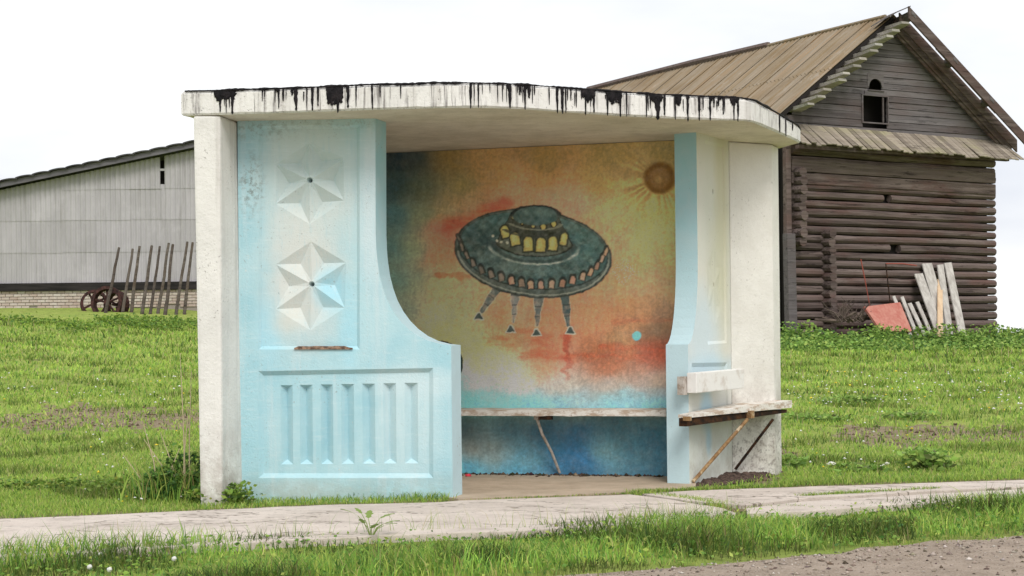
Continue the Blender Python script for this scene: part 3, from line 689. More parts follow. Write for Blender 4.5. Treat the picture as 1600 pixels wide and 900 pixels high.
m = MB(); m.box((bl_.x, bl_.y, z0b), (dd.x, dd.y, .012), nn.to_3d() * .075, (0, 0, z1b - z0b)); m.build('backrest_board', W_BACK, B2, bevel=.006)
m = MB(); m.box((bl_ + dd.normalized() * .004 + nn * .077 - dd.normalized() * .05).to_3d() + Vector((0, 0, z0b - .012)), dd.normalized().to_3d() * .06, nn.to_3d() * .05, (0, 0, .13)); m.build('bracket', PIPE, B2)

m = MB()                                              # rotten lath left on the panel's ledge
pa_, pb_ = LP(460, 542), LP(551, 543)
E = lambda a, z, d: PL.to_3d() + DP.to_3d() * a + Vector((0, 0, z)) + NP.to_3d() * d
vs = []; n_ = 14
for i in range(n_ + 1):
    t = i / n_; a = pa_[0] + (pb_[0] - pa_[0]) * t; z = LP(460 + 91 * t, 546)[1]; hgt = .022 + .010 * mnoise.noise((t * 6, 2, 9)) - (.012 if t > .9 or t < .05 else 0)
    vs += [E(a, z, -.012 + .003 * mnoise.noise((t * 9, 0, 0))), E(a, z + hgt, -.010), E(a, z + hgt, .02), E(a, z, .02)]
fs = [(i * 4 + k, i * 4 + (k + 1) % 4, i * 4 + 4 + (k + 1) % 4, i * 4 + 4 + k) for i in range(n_) for k in range(4)] + [(0, 3, 2, 1), (n_ * 4, n_ * 4 + 1, n_ * 4 + 2, n_ * 4 + 3)]
m.add(vs, fs); mm = M('rotten_lath'); mm.col(ramp2(mm, mm.noise(30, 6), .42, .6, (.10, .06, .045), (.30, .20, .14))); tag(m.build('wooden_lath', mm.m), 'brown rotten lath lying on the blue ledge below the lower star', 'wood scrap')

def crumple(name, c, s, mat, label, cat, seed, group=None, flat=.55):
    bm = bmesh.new(); bmesh.ops.create_icosphere(bm, subdivisions=2, radius=1)
    for v in bm.verts:
        k = 1 + .55 * mnoise.noise(v.co * 1.7 + Vector((seed, 0, 0))) + .3 * mnoise.noise(v.co * 4 + Vector((seed, 5, 0)))
        v.co = Vector((v.co.x * s * k, v.co.y * s * k * .8, (v.co.z * k * flat + flat * .7) * s))
    me = bpy.data.meshes.new(name); bm.to_mesh(me); bm.free(); me.materials.append(mat)
    o = link(bpy.data.objects.new(name, me)); o.location = c; return tag(o, label, cat, group)
mm = M('red_wrapper', .5); mm.col((.75, .06, .09)); p = gnd(731, 746); crumple('wrapper', p + Vector((0, 0, .01)), .026, mm.m, 'crumpled red wrapper on the floor beside the blue front panel', 'litter', 3, flat=.4)

# ------------------------------------------------------------------ ground
def terr(X, Y):
    X = np.asarray(X, float); Y = np.asarray(Y, float)
    slope = .0395 - .00135 * np.clip(X, -13, 11)
    d = np.clip(Y - 13.3, 0, 44); de = d - 2.5 * (1 - np.exp(-d / 2.5))
    far = 1 - np.exp(-np.clip(Y - 57.3, 0, 900) / 60)
    z = slope * de * (1 - .35 * far)
    bumps = .022 * np.sin(X * 1.7 + 1.3 * np.sin(Y * .9)) * np.sin(Y * 1.3 + X * .4) + .012 * np.sin(X * 4.1 + Y * 2.2) * np.sin(Y * 3.7 - X)
    k = np.clip((Y - 13.6) / 3, 0, 1) + np.clip((-X - 2.4) / 1.5, 0, 1) * np.clip((Y - 11.2) / 2, 0, 1)
    return z - .02 + bumps * np.clip(k, 0, 1)
SOIL = [(205, 655, 150, 16, .9), (120, 640, 60, 8, .8), (1400, 685, 70, 15, .95), (1460, 678, 60, 14, .95), (1335, 675, 40, 10, .8), (1230, 712, 22, 12, .7), (1150, 752, 80, 6, 1.0), (60, 660, 80, 14, .8), (1560, 680, 80, 12, .8)]
def soil_mask(X, Y, Z):
    px, py = pix(X, Y, Z); s = np.zeros_like(px)
    wx, wy = px + 14 * np.sin(py * .21 + px * .03), py + 5 * np.sin(px * .11) + 3 * np.sin(px * .37 + 1)
    for cx, cy, rx, ry, k in SOIL:
        d = np.sqrt(((wx - cx) / rx) ** 2 + ((wy - cy) / ry) ** 2); s = np.maximum(s, k * np.clip((1.25 - d) / .5, 0, 1))
    return s * (Y > 9)
gx = np.concatenate([-np.geomspace(900, 12, 26), np.linspace(-11.6, 13, 190), np.geomspace(13.6, 900, 26)])
gy = np.concatenate([np.linspace(-300, 4, 10), np.linspace(5, 26, 190), np.linspace(26.3, 62, 90), np.geomspace(63, 1600, 24)])
GX, GY = np.meshgrid(gx, gy); GX, GY = GX.ravel(), GY.ravel(); GZ = terr(GX, GY)
nx, ny = len(gx), len(gy); ii = np.arange((nx - 1) * (ny - 1)); r_, c_ = ii // (nx - 1), ii % (nx - 1); k = r_ * nx + c_
so = soil_mask(GX, np.maximum(GY, .1), GZ); so = np.where(GY > 5, so, 0)
m = M('meadow_ground', .95, .1)
sv = m.attr()
gcol = ramp2(m, m.noise(.9, 8, .65), .32, .68, (.28, .38, .08), (.37, .43, .11))
gcol = m.mix(m.step(m.noise(5.5, 6, .7), .48, .66), gcol, (.17, .215, .05))
gcol = m.mix(m.val('MULTIPLY', m.step(m.noise(2.1, 7, .7), .56, .68), .6), gcol, (.22, .18, .10))
soilc = ramp2(m, m.noise(9, 8, .75), .32, .68, (.22, .165, .105), (.38, .31, .21))
sf = m.step(m.val('ADD', m.val('MULTIPLY', sv, 1.2), m.val('MULTIPLY', m.val('SUBTRACT', m.noise(7, 7, .7), .5), 1.3)), .35, .65)
m.col(m.mix(sf, gcol, soilc)); m.bump(m.val('ADD', m.noise(14, 8, .75), m.noise(3, 4)), .9, .06); GROUND = m.m
go = raw_mesh('ground', np.stack([GX, GY, GZ], 1), np.stack([k, k + 1, k + nx + 1, k + nx], 1), GROUND, None, np.repeat(so[:, None], 3, 1), True)
tag(go, kind='structure')

# path of concrete slabs
m = M('path_concrete', .92, .2)
c = ramp2(m, m.noise(2.4, 8, .65), .3, .7, (.68, .60, .535), (.54, .47, .415))
c = m.mix(m.val('MULTIPLY', m.step(m.noise(60, 4, .75), .55, .68), .5), c, (.30, .25, .21))
c = m.mix(m.val('MULTIPLY', m.step(m.noise(1.0, 7, .7, m.pos((1.2, 6, 1), (0, 0, .35))), .55, .68), .5), c, (.66, .60, .54))
q_ = m.val('ABSOLUTE', m.val('SUBTRACT', m.noise(.8, 5, .62, m.pos((1, 2.2, 1), (0, 0, .4))), .5)); c = m.mix(m.val('MULTIPLY', m.step(q_, .009, .002), .85), c, (.16, .13, .10))
c = m.mix(m.val('MULTIPLY', m.step(m.noise(3.3, 8, .75, m.pos(loc=(7, 3, 0))), .52, .66), .4), c, (.33, .28, .235))
c = m.mix(m.val('MULTIPLY', m.step(m.noise(24, 3, .6, m.pos(loc=(2, 9, 0))), .69, .73), .8), c, (.12, .10, .08))
m.col(c); m.bump(m.val('ADD', m.noise(90, 5, .75), m.noise(11, 6, .7)), .6, .012); CONC = m.m
def slab(poly, z1=.022):
    pts = [gnd(*p, z1) for p in poly]; out = []
    for i, p in enumerate(pts):
        q = pts[(i + 1) % len(pts)]; n_ = max(1, int((q - p).length / .12))
        for k in range(n_):
            w = p.lerp(q, k / n_); w = Vector((w.x + .03 * mnoise.noise((w.x * 4, w.y * 4, 1)), w.y + .035 * mnoise.noise((w.x * 4, w.y * 4, 8)), -.07)); out.append(w)
    m = MB(); m.prism(out, (0, 0, z1 + .07)); return m.build('paving_slab', CONC, PATH, bevel=.006)
SL = [[(-60, 813), (112, 806.5), (300, 798), (500, 789), (690, 784.5), (716, 782), (860, 777), (985, 772.5), (1060, 782), (1132, 794), (1150, 801), (1000, 817), (800, 829), (600, 836), (300, 852), (112, 864), (-60, 870)],
      [(1003, 771.5), (1085, 766), (1240, 761), (1490, 753), (1660, 747), (1660, 757), (1465, 766), (1250, 778), (1160, 789), (1070, 781)],
      [(1165, 794), (1258, 783), (1468, 770.5), (1660, 761), (1660, 770), (1488, 783), (1400, 788), (1250, 799), (1168, 802)]]
bp = [(-80, 809), (300, 795), (690, 781), (1000, 768), (1240, 758), (1680, 744), (1680, 772), (1400, 791), (1150, 805), (800, 832), (300, 856), (-80, 874)]
bw = [gnd(*p, -.004) for p in bp]
me = bpy.data.meshes.new('path'); me.from_pydata([tuple(p) for p in bw], [], [tuple(range(len(bw)))]); me.update()
bm = bmesh.new(); bm.from_mesh(me); bmesh.ops.triangulate(bm, faces=bm.faces[:]); bmesh.ops.recalc_face_normals(bm, faces=bm.faces); 
if sum(f.normal.z for f in bm.faces) < 0: bmesh.ops.reverse_faces(bm, faces=bm.faces[:])
bm.to_mesh(me); bm.free()
mm = M('path_soil', .95); mm.col(ramp2(mm, mm.noise(12, 7, .7), .35, .65, (.14, .13, .05), (.2, .15, .1))); mm.bump(mm.noise(30, 6), .6, .02); me.materials.append(mm.m)
PATH = tag(link(bpy.data.objects.new('path', me)), kind='structure')
for s_ in SL: slab(s_)

# gravel road in the lower right corner
RA, RB = gnd(1000, 891, -.012), gnd(1488, 847, -.012); rd = (RB - RA).normalized(); rn = Vector((rd.y, -rd.x, 0))
edge = []
for s_ in np.concatenate([[-300, -60, -20], np.arange(-8, 14, .12), [20, 60, 300]]):
    p = RA + rd * float(s_); j = .20 * mnoise.noise((s_ * .9, 3, 0)) + .10 * mnoise.noise((s_ * 4, 7, 0)); edge.append(p + rn * j)
vs = [tuple(p) for p in edge] + [tuple(p + rn * (60)) for p in edge]; k = len(edge)
me = bpy.data.meshes.new('road'); me.from_pydata(vs, [], [(i + 1, i, k + i, k + i + 1) for i in range(k - 1)]); me.update()
m = M('gravel_road', .95, .15)
c = ramp2(m, m.noise(4, 8, .7), .3, .7, (.50, .405, .325), (.34, .27, .21))
c = m.mix(m.step(m.noise(70, 3, .7), .56, .66), c, (.56, .49, .42)); c = m.mix(m.val('MULTIPLY', m.step(m.noise(45, 4, .7, m.pos(loc=(4, 2, 1))), .60, .68), .7), c, (.15, .115, .09))
m.col(c); m.bump(m.val('ADD', m.noise(55, 6, .7), m.noise(12, 5)), .9, .03); me.materials.append(m.m); tag(link(bpy.data.objects.new('road', me)), kind='structure')

# ------------------------------------------------------------------ scatter helpers
def pip(X, Y, poly):
    ins = np.zeros(len(X), bool); n = len(poly); j = n - 1
    for i in range(n):
        xi, yi, xj, yj = poly[i][0], poly[i][1], poly[j][0], poly[j][1]
        ins ^= ((yi > Y) != (yj > Y)) & (X < (xj - xi) * (Y - yi) / (yj - yi + 1e-12) + xi); j = i
    return ins
def leafmat(name, trans=.35):
    m = M(name, .6, .25); a = m.attr(); c = m.mix(m.val('MULTIPLY', m.noise(30, 3), .35), a, m.mix(.5, a, (.02, .03, .008)))
    m.col(c); tr = m.n('BsdfTranslucent'); m.l(c, tr.inputs['Color']); mx_ = m.n('MixShader'); mx_.inputs[0].default_value = trans
    m.l(m.b.outputs[0], mx_.inputs[1]); m.l(tr.outputs[0], mx_.inputs[2])
    out = [q for q in m.t.nodes if q.type == 'OUTPUT_MATERIAL'][0]; m.l(mx_.outputs[0], out.inputs['Surface']); return m.m
LEAF = leafmat('grass_blades'); LEAF2 = leafmat('leaves', .3)
def blades(name, P, h, w, bend, col, mat=LEAF):
    n = len(P); th = rng.uniform(0, 2 * np.pi, n); ph = rng.uniform(0, 2 * np.pi, n)
    sd = np.stack([np.cos(th), np.sin(th), np.zeros(n)], 1) * (w / 2)[:, None]
    ln = np.stack([np.cos(ph), np.sin(ph), np.zeros(n)], 1) * (h * bend)[:, None]
    up = np.zeros((n, 3)); up[:, 2] = h
    b0, b1 = P - sd, P + sd; mid = P + up * .55 + ln * .35; tip = P + up * (1 - .25 * bend[:, None]) + ln
    V = np.stack([b0, b1, mid + sd * .75, mid - sd * .75, tip], 1).reshape(-1, 3)
    k = np.arange(n)[:, None] * 5
    Fc = np.concatenate([k + np.array([[0, 1, 2]]), k + np.array([[0, 2, 3]]), k + np.array([[3, 2, 4]])], 0)
    sh = np.array([.55, .55, .95, .95, 1.2]); C = (col[:, None, :] * np.ones(5)[None, :, None]).reshape(-1, 3)
    return raw_mesh(name, V, Fc, mat, None, C)
def leaves(name, P, s, col, mat=LEAF2, up=.3, parent=None):
    n = len(P); d = rng.normal(size=(n, 3)); d[:, 2] = np.abs(d[:, 2]) * up; d /= np.linalg.norm(d, axis=1)[:, None]
    e = np.cross(d, rng.normal(size=(n, 3))); e /= np.linalg.norm(e, axis=1)[:, None]; nn = np.cross(d, e)
    L, Wd = s[:, None], s[:, None] * .30
    V = np.stack([P, P + d * L * .5 + e * Wd + nn * L * .06, P + d * L - nn * L * .1, P + d * L * .5 - e * Wd + nn * L * .06], 1).reshape(-1, 3)
    k = np.arange(n)[:, None] * 4; Fc = np.concatenate([k + np.array([[0, 1, 2]]), k + np.array([[0, 2, 3]])], 0)
    return raw_mesh(name, V, Fc, mat, parent, np.repeat(col, 4, 0))
def pal(n, cols, wts, var=.25):
    cols = np.array(cols, float); i = rng.choice(len(cols), n, p=np.array(wts) / sum(wts))
    c = cols[i] * (1 + var * rng.normal(size=(n, 1)) * .6); return np.clip(c + rng.normal(size=(n, 3)) * .006, .004, .8)
def nz2(X, Y, s, k=0.): return .5 + .25 * np.sin(X * s + 1.9 * np.sin(Y * s * .8 + k) + k) + .25 * np.sin(Y * s * 1.2 + 2.1 * np.sin(X * s * .7 - k) + 2 * k)
LAWN = [(.33, .49, .085), (.43, .56, .115), (.22, .39, .07), (.52, .50, .19), (.11, .24, .045)]
VERG = [(.19, .36, .065), (.29, .46, .08), (.09, .20, .04), (.42, .50, .11), (.45, .40, .16)]
slabs_w = [[gnd(*p, 0) for p in s_] for s_ in SL]
foot = [(-2.2, 10.9), (-1.8, 11.12), (-.4, 11.02), (-.3, 10.95), (1.25, 11.62), (2.12, 12.9), (2.1, 13.3), (-2.1, 13.7)]
def clear(X, Y, pathk=True):
    ok = ~pip(X, Y, foot)
    if pathk:
        for s_ in slabs_w: ok &= ~pip(X, Y, s_)
    ok &= ((X - RA.x) * rn.x + (Y - RA.y) * rn.y) < .02 + .08 * np.sin(X * 3) + .05 * np.sin(X * 7.7)
    return ok

# meadow
n = 290000
u = rng.random(n); Y = 11.4 * (46 / 11.4) ** (u ** 1.25); X = rng.uniform(-.46, .46, n) * Y
Z = terr(X, Y); ok = clear(X, Y) & (Y > 10.4)
ok &= rng.random(n) > soil_mask(X, Y, Z) * .62
ok &= rng.random(n) < .45 + .55 * nz2(X, Y, 1.1)
X, Y, Z = X[ok], Y[ok], Z[ok]; n = len(X)
tuft = (nz2(X, Y, 2.7, 1.) + .25 * nz2(X, Y, 9., 3.) > .86)
h = (.035 + .0016 * (Y - 11)) * rng.uniform(.6, 1.5, n) * (1 + .9 * tuft * rng.random(n))
colr = pal(n, LAWN, (4, 3, 2, 1.2, 1)) * np.where(tuft, .58, 1.04)[:, None] * (.85 + .3 * nz2(X, Y, .9, 2.))[:, None]
tag(blades('meadow_grass', np.stack([X, Y, Z - .004], 1), h, .006 + .0009 * (Y - 11), rng.uniform(.2, .9, n), colr), kind='stuff')
k = rng.random(n) < .011                              # old straw among it
tag(blades('dry_stalks', np.stack([X, Y, Z - .004], 1)[k], h[k] * rng.uniform(1.3, 2.6, k.sum()), .0035 + .0006 * (Y[k] - 11), rng.uniform(.05, .5, k.sum()), pal(k.sum(), [(.50, .43, .25), (.38, .32, .18), (.30, .34, .10)], (3, 2, 2))), kind='stuff')
# lawn strip and tufts between path and shelter, fringes on the slabs
def strip(pts, n, wid, hmin, hmax, cols=LAWN, wts=(4, 3, 2, 1, 1), name='grass_fringe', w=.005, pathk=False, rad_pow=1.0):
    P = [gnd(*p, 0) for p in pts]; L = np.array([(P[i + 1] - P[i]).length for i in range(len(P) - 1)]); cs = np.concatenate([[0], np.cumsum(L)])
    s_ = rng.uniform(0, cs[-1], n); i = np.clip(np.searchsorted(cs, s_) - 1, 0, len(L) - 1); t = (s_ - cs[i]) / L[i]
    A = np.array([p[:2] for p in P]); q = A[i] * (1 - t)[:, None] + A[i + 1] * t[:, None] + rng.normal(size=(n, 2)) * wid
    k = rng.random(n) < (.25 + .75 * nz2(q[:, 0], q[:, 1], 6.0, len(pts)))
    q = q[k]; m_ = len(q); return np.stack([q[:, 0], q[:, 1], np.full(m_, .0)], 1), rng.uniform(hmin, hmax, m_), np.full(m_, w) * rng.uniform(.7, 1.3, m_), rng.uniform(.15, .9, m_), pal(m_, cols, wts)
def cat_blades(name, parts):
    P, h, w, b, c = [np.concatenate([p[i] for p in parts]) for i in range(5)]; return tag(blades(name, P, h, w, b, c), kind='stuff')
n = 26000; X = rng.uniform(-4.6, -.42, n); Y = rng.uniform(9.6, 11.2, n); ok = clear(X, Y); X, Y = X[ok], Y[ok]; n = len(X)
lawn = (np.stack([X, Y, np.full(n, -.008)], 1), rng.uniform(.015, .05, n), np.full(n, .005), rng.uniform(.2, .9, n), pal(n, LAWN, (4, 3, 1.5, 1.5, 1)))
cat_blades('path_edge_grass', [lawn,
    strip([(400, 777), (520, 779), (640, 779), (692, 781)], 1500, .03, .02, .07, VERG, (3, 4, 2, 2, 0)),
    strip([(985, 772), (1070, 782), (1132, 793)], 2200, .03, .015, .05, LAWN, (3, 3, 2, 2, 1)), strip([(1060, 779), (1130, 788), (1170, 791)], 700, .02, .01, .035),
    strip([(1250, 780), (1360, 774), (1465, 768)], 2600, .018, .02, .055, VERG, (2, 4, 1, 3, 1)), strip([(990, 770), (1085, 766), (1240, 760)], 2400, .02, .012, .035, LAWN, (3, 2, 3, 2, 1)),
    strip([(1225, 757), (1490, 750), (1650, 745)], 2600, .07, .02, .06), strip([(720, 782), (860, 777), (985, 771)], 500, .012, .008, .02, VERG, (2, 2, 2, 3, 2)),
    strip([(1160, 797), (1240, 795), (1290, 800)], 350, .03, .01, .04)])
# verge in front: long rank grass
n = 150000; X = rng.uniform(-4.2, 5.2, n); Y = rng.uniform(6.6, 11.3, n)
pl = [gnd(*p, 0) for p in ((-200, 880), (-60, 869), (112, 862), (300, 851), (600, 835), (800, 828), (1000, 816), (1150, 801), (1250, 798), (1400, 787), (1488, 782), (1660, 769), (1900, 750))]
yl = np.interp(X, [p.x for p in pl], [p.y for p in pl]); ok = (Y < yl - .01 + .03 * np.sin(X * 9)) & clear(X, Y)
X, Y = X[ok], Y[ok]; edge_d = np.interp(X, [p.x for p in pl], [p.y for p in pl]) - Y; n = len(X)
road_d = -((X - RA.x) * rn.x + (Y - RA.y) * rn.y)
k = rng.random(n) < np.clip(.35 + road_d * 2.2, .06, 1) * (.45 + .55 * nz2(X, Y, 3.1)); X, Y, edge_d, road_d = X[k], Y[k], edge_d[k], road_d[k]; n = len(X)
cl = nz2(X, Y, 2.3, .7)
h = (.028 + .105 * cl ** 1.4 * np.clip(road_d * 2.2, .15, 1)) * rng.uniform(.55, 1.5, n) * (1 + .5 * (rng.random(n) > .97))
dk = (nz2(X, Y, 4.3, 2.) < .42)  # dark clumps: shadows in the grass put into the blade colour
colr = pal(n, VERG, (4, 4, 2, 2.5, 1.2)) * np.where(dk, .42, 1.15)[:, None] * (.7 + .6 * nz2(X, Y, 7.3, 4.))[:, None]
lowr = np.clip(1 - road_d / .25, 0, 1)[:, None]; colr = colr * (1 - lowr) + (colr * .5 + np.array([.12, .115, .035])) * lowr
tag(blades('verge_grass', np.stack([X, Y, np.full(n, -.022)], 1), h, rng.uniform(.003, .0075, n), rng.uniform(.15, .85, n), colr), kind='stuff')
sel = rng.random(n) < .16; Pw = np.stack([X, Y, h * .3 - .02 + rng.uniform(0, .03, n)], 1)[sel]
tag(leaves('verge_weeds', Pw, rng.uniform(.012, .034, sel.sum()), pal(sel.sum(), VERG, (4, 4, 2, 2, 0)) * .95), kind='stuff')
# thin seed stalks standing in front of the slabs
a_, b_ = strip([(120, 862), (300, 852), (600, 836), (800, 829), (1000, 817), (1150, 803)], 420, .03, .07, .19, VERG, (2, 4, 0, 4, 3), w=.0022), strip([(1000, 816), (1150, 803)], 200, .05, .06, .14, VERG, (2, 4, 0, 4, 3), w=.0025)
cat_blades('seed_stalks', [a_, b_])
# stones on the road and soil clods
def stones(name, P, s, col, mat):
    n = len(P); o = np.array([[1, 0, 0], [-1, 0, 0], [0, 1, 0], [0, -1, 0], [0, 0, .7], [0, 0, -.4]], float)
    f = np.array([[0, 2, 4], [2, 1, 4], [1, 3, 4], [3, 0, 4], [2, 0, 5], [1, 2, 5], [3, 1, 5], [0, 3, 5]])
    th = rng.uniform(0, 6.28, n); c, s_ = np.cos(th), np.sin(th); sc = s[:, None] * rng.uniform(.6, 1.3, (n, 3))
    V = o[None] * sc[:, None, :] * rng.uniform(.75, 1.2, (n, 6, 1)); V = np.stack([V[..., 0] * c[:, None] - V[..., 1] * s_[:, None], V[..., 0] * s_[:, None] + V[..., 1] * c[:, None], V[..., 2]], -1) + P[:, None, :]
    return tag(raw_mesh(name, V.reshape(-1, 3), (np.arange(n)[:, None, None] * 6 + f[None]).reshape(-1, 3), mat, None, np.repeat(col, 6, 0)), kind='stuff')
mm = M('stone', .9); mm.col(mm.attr()); mm.bump(mm.noise(120, 4), .4, .005); STONE = mm.m
n = 9000; s_ = rng.uniform(-2.5, 6.5, n); d_ = rng.exponential(.55, n); X = RA.x + rd.x * s_ + rn.x * d_; Y = RA.y + rd.y * s_ + rn.y * d_
stones('road_gravel', np.stack([X, Y, np.full(n, -.010)], 1), rng.exponential(.0038, n).clip(.002, .018), pal(n, [(.36, .30, .25), (.25, .2, .16), (.5, .45, .4), (.12, .09, .07)], (4, 3, 1.2, 2)), STONE)
px_, py_ = [], []
for cx, cy, rx, ry, k in SOIL: q = int(rx * ry * .12); px_.append(rng.normal(cx, rx * .55, q)); py_.append(rng.normal(cy, ry * .5, q))
px_, py_ = np.concatenate(px_), np.concatenate(py_)
u, v = px_ - 800, HOR - py_; rx_, rz_ = (u * cr + v * sr) / F, (v * cr - u * sr) / F
Yg = np.full(len(px_), 15.); 
for _ in range(30): Yg = .5 * Yg + .5 * (terr(rx_ * Yg, Yg) - EYE) / np.minimum(rz_, -.004)
ok = (Yg > 11) & (Yg < 30) & ~pip(rx_ * Yg, Yg, foot); Yg, rx_ = Yg[ok], rx_[ok]
stones('soil_clods', np.stack([rx_ * Yg, Yg, terr(rx_ * Yg, Yg) + .004], 1), rng.exponential(.010, len(Yg)).clip(.004, .035), pal(len(Yg), [(.16, .11, .075), (.10, .07, .05), (.26, .2, .15)], (3, 2, 1)), STONE)

t_ = rng.uniform(0.9, 3.4, 900); o_ = .012 + rng.exponential(.035, 900); X = BW0.x + DB.x * t_ - NB.x * o_; Y = BW0.y + DB.y * t_ - NB.y * o_
ok = (rng.random(900) < .3 + .7 * nz2(X, Y, 5.)) & (X < 1.12); X, Y = X[ok], Y[ok]
stones('leaf_litter', np.stack([X, Y, np.full(len(X), .012)], 1), rng.exponential(.008, len(X)).clip(.004, .026), pal(len(X), [(.05, .036, .028), (.10, .07, .05), (.22, .16, .11)], (4, 3, 1)), STONE)
# soil heap at the foot of the right wall
m = MB(); n1_, n2_ = 90, 26; vs = []
for i in range(n1_ + 1):
    t = i / n1_; b = WO.lerp(WC, min(1, t * 2)) if t < .5 else WC.lerp(Vector(e2), (t - .5) * 2)
    o_ = Vector((.80, -.60))
    for j in range(n2_ + 1):
        w = j / n2_; p = b + o_ * (w * (.05 + .24 * math.sin(math.pi * min(1, t + .12)) ** .7) - .03)
        hz = (.015 + .055 * t ** .8) * (1 - w) ** 1.3 * min(1, t * 6 + .1) * min(1, (1 - t) * 6 + .3) + .016 * mnoise.noise((p.x * 23, p.y * 23, 0)) * (1 - w * .6) + .010 * mnoise.noise((p.x * 55, p.y * 55, 3)) + .018 * mnoise.noise((p.x * 6, p.y * 6, 4)) * (1 - w)
        vs.append((p.x, p.y, hz - .012))
k = n2_ + 1; m.add(vs, [(i * k + j, (i + 1) * k + j, (i + 1) * k + j + 1, i * k + j + 1) for i in range(n1_) for j in range(n2_)])
mm = M('dark_soil', .95); mm.col(ramp2(mm, mm.noise(28, 7, .75), .36, .62, (.035, .022, .018), (.15, .10, .08))); mm.bump(mm.noise(40, 6), 1, .03)
tag(m.build('soil_heap', mm.m), 'low heap of dark soil along the foot of the right wall', 'soil heap')

# ------------------------------------------------------------------ log barn
BC = Vector((7.13, 43.0, 0)); BG = Vector((math.cos(R(30)), math.sin(R(30)), 0)); BS = Vector((-BG.y, BG.x, 0)); UP = Vector((0, 0, 1))
BP = lambda px, py: onplane(px, py, BC.xy, BG.xy)
Bx = lambda a, b, z: BC + BG * a + BS * b + UP * z
BARN = thing('log_barn', (9.5, 45, .8), 'old dark log barn with a rusty tin roof and a boarded gable', 'barn')
def m_log(name, c1, c2, c3):
    m = M(name, .9, .15); q = m.n('VectorRotate'); q.rotation_type = 'Z_AXIS'; q.inputs['Angle'].default_value = -R(30); m.l(m.g.outputs['Position'], q.inputs['Vector'])
    def mp(sc): k = m.n('Mapping'); k.inputs['Scale'].default_value = sc; m.l(q.outputs[0], k.inputs['Vector']); return k.outputs[0]
    g = m.noise(1, 8, .7, mp((.55, 9, 11)), .3); c = ramp2(m, g, .3, .7, c1, c2)
    c = m.mix(m.step(m.noise(1, 5, .6, mp((.7, 1.2, 2.5))), .45, .68), c, c3)
    r = m.rand(); c = m.mix(m.val('MULTIPLY', r, .5), c, (.05, .038, .036)); r2 = m.val('FRACT', m.val('MULTIPLY', r, 7.31)); c = m.mix(m.val('MULTIPLY', m.step(r2, .5, 1.0), .55), c, m.mix(.5, c, tuple(min(.6, x * 1.25) for x in c2))); c = m.mix(m.val('MULTIPLY', m.step(m.noise(1, 7, .75, mp((.9, 7, 9))), .56, .64), .7), c, tuple(x * .3 for x in c1)); m.col(c); m.bump(m.noise(1, 7, .7, mp((1.5, 22, 28))), .7, .03); return m.m
LOGM = m_log('old_log', (.056, .039, .036), (.225, .175, .162), (.13, .078, .070))
GABM = m_log('gable_board', (.085, .077, .082), (.20, .182, .188), (.13, .105, .105))
PALE = m_log('pale_lath', (.34, .31, .29), (.58, .54, .50), (.42, .36, .32))
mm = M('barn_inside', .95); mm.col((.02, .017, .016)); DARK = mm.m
zt = 5.92; z0 = .55
# dark packing behind the logs and the unlit inside
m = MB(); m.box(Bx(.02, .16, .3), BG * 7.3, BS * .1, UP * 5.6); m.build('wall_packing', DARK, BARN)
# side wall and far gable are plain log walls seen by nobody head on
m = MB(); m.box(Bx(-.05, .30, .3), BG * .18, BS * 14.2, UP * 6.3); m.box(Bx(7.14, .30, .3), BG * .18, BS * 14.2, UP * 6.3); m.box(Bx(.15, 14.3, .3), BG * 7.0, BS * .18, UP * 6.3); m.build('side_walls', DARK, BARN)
for i in range(26):                                   # log courses of the long side towards the shelter
    z = .55 + 5.37 / 24 * (i + 1.0); m = MB(); m.tube([Bx(-.06 + .012 * mnoise.noise((b_ * .5, i * 3., 0)), b_, z + .02 * mnoise.noise((b_ * .4, i * 2., 5))) for b_ in np.linspace(.32, 14.5, 9)], .115 * (1 + .08 * mnoise.noise((i * 1.9, 2, 2))), 8); m.build('log', LOGM, BARN)
nl = 24; dz = (zt - z0) / nl
aN = BP(1287, 420)[0]
hole1 = BP(1384, 311); hole2 = BP(1396, 385)
def log(a0, a1, z, r_, seed):
    m = MB(); n_ = max(3, int((a1 - a0) / .5)); P_, Rr = [], []
    for i in range(n_ + 1):
        a = a0 + (a1 - a0) * i / n_; P_.append(Bx(a, .02 + .012 * mnoise.noise((a * .9, seed, 0)), z + .028 * mnoise.noise((a * .45, seed, 7)) - .004 * a)); Rr.append(r_ * (1.03 + .12 * mnoise.noise((a * 1.3, seed, 3)) - .012 * (a - 3.5) * (1 if int(seed * 10) % 2 else -1)))
    m.tube(P_, Rr, 9, True, .93, .3); m.build('log', LOGM, BARN, smooth=False)
for i in range(nl):
    z = z0 + dz * (i + .5); r_ = dz * .505 * (1 + .10 * mnoise.noise((i * 3.3, 0, 0)))
    cuts = [(.16, 7.42)]
    if z < 3.6: cuts = [(.06, aN - .03), (aN + .06, 7.42)]
    for h_, wd in ((hole1, .13), (hole2, .19)):
        if abs(z - h_[1]) < dz * (.8 if h_ is hole1 else .5):
            cuts = [q for c_ in cuts for q in ([(c_[0], h_[0] - wd), (h_[0] + wd, c_[1])] if c_[0] < h_[0] < c_[1] else [c_])]
    for c_ in cuts: log(c_[0], c_[1], z, r_, i * 1.7 + c_[0])
    # log ends of the cross walls, one course up
    ze = z + dz * .5
    for ac, lo, hi in ((aN, 0, 3.75), (.26, 3.4, 5.3)):
        if lo < ze < hi:
            m = MB(); j = .05 * mnoise.noise((i * 2.1, ac, 0)); rr = dz * .56
            m.tube([Bx(ac + j, .1, ze), Bx(ac + j, -.16, ze), Bx(ac + j * 1.2, -.34 - .08 * random.random(), ze - .01)], [rr, rr, rr * .95], 9); m.build('log_end', LOGM, BARN)
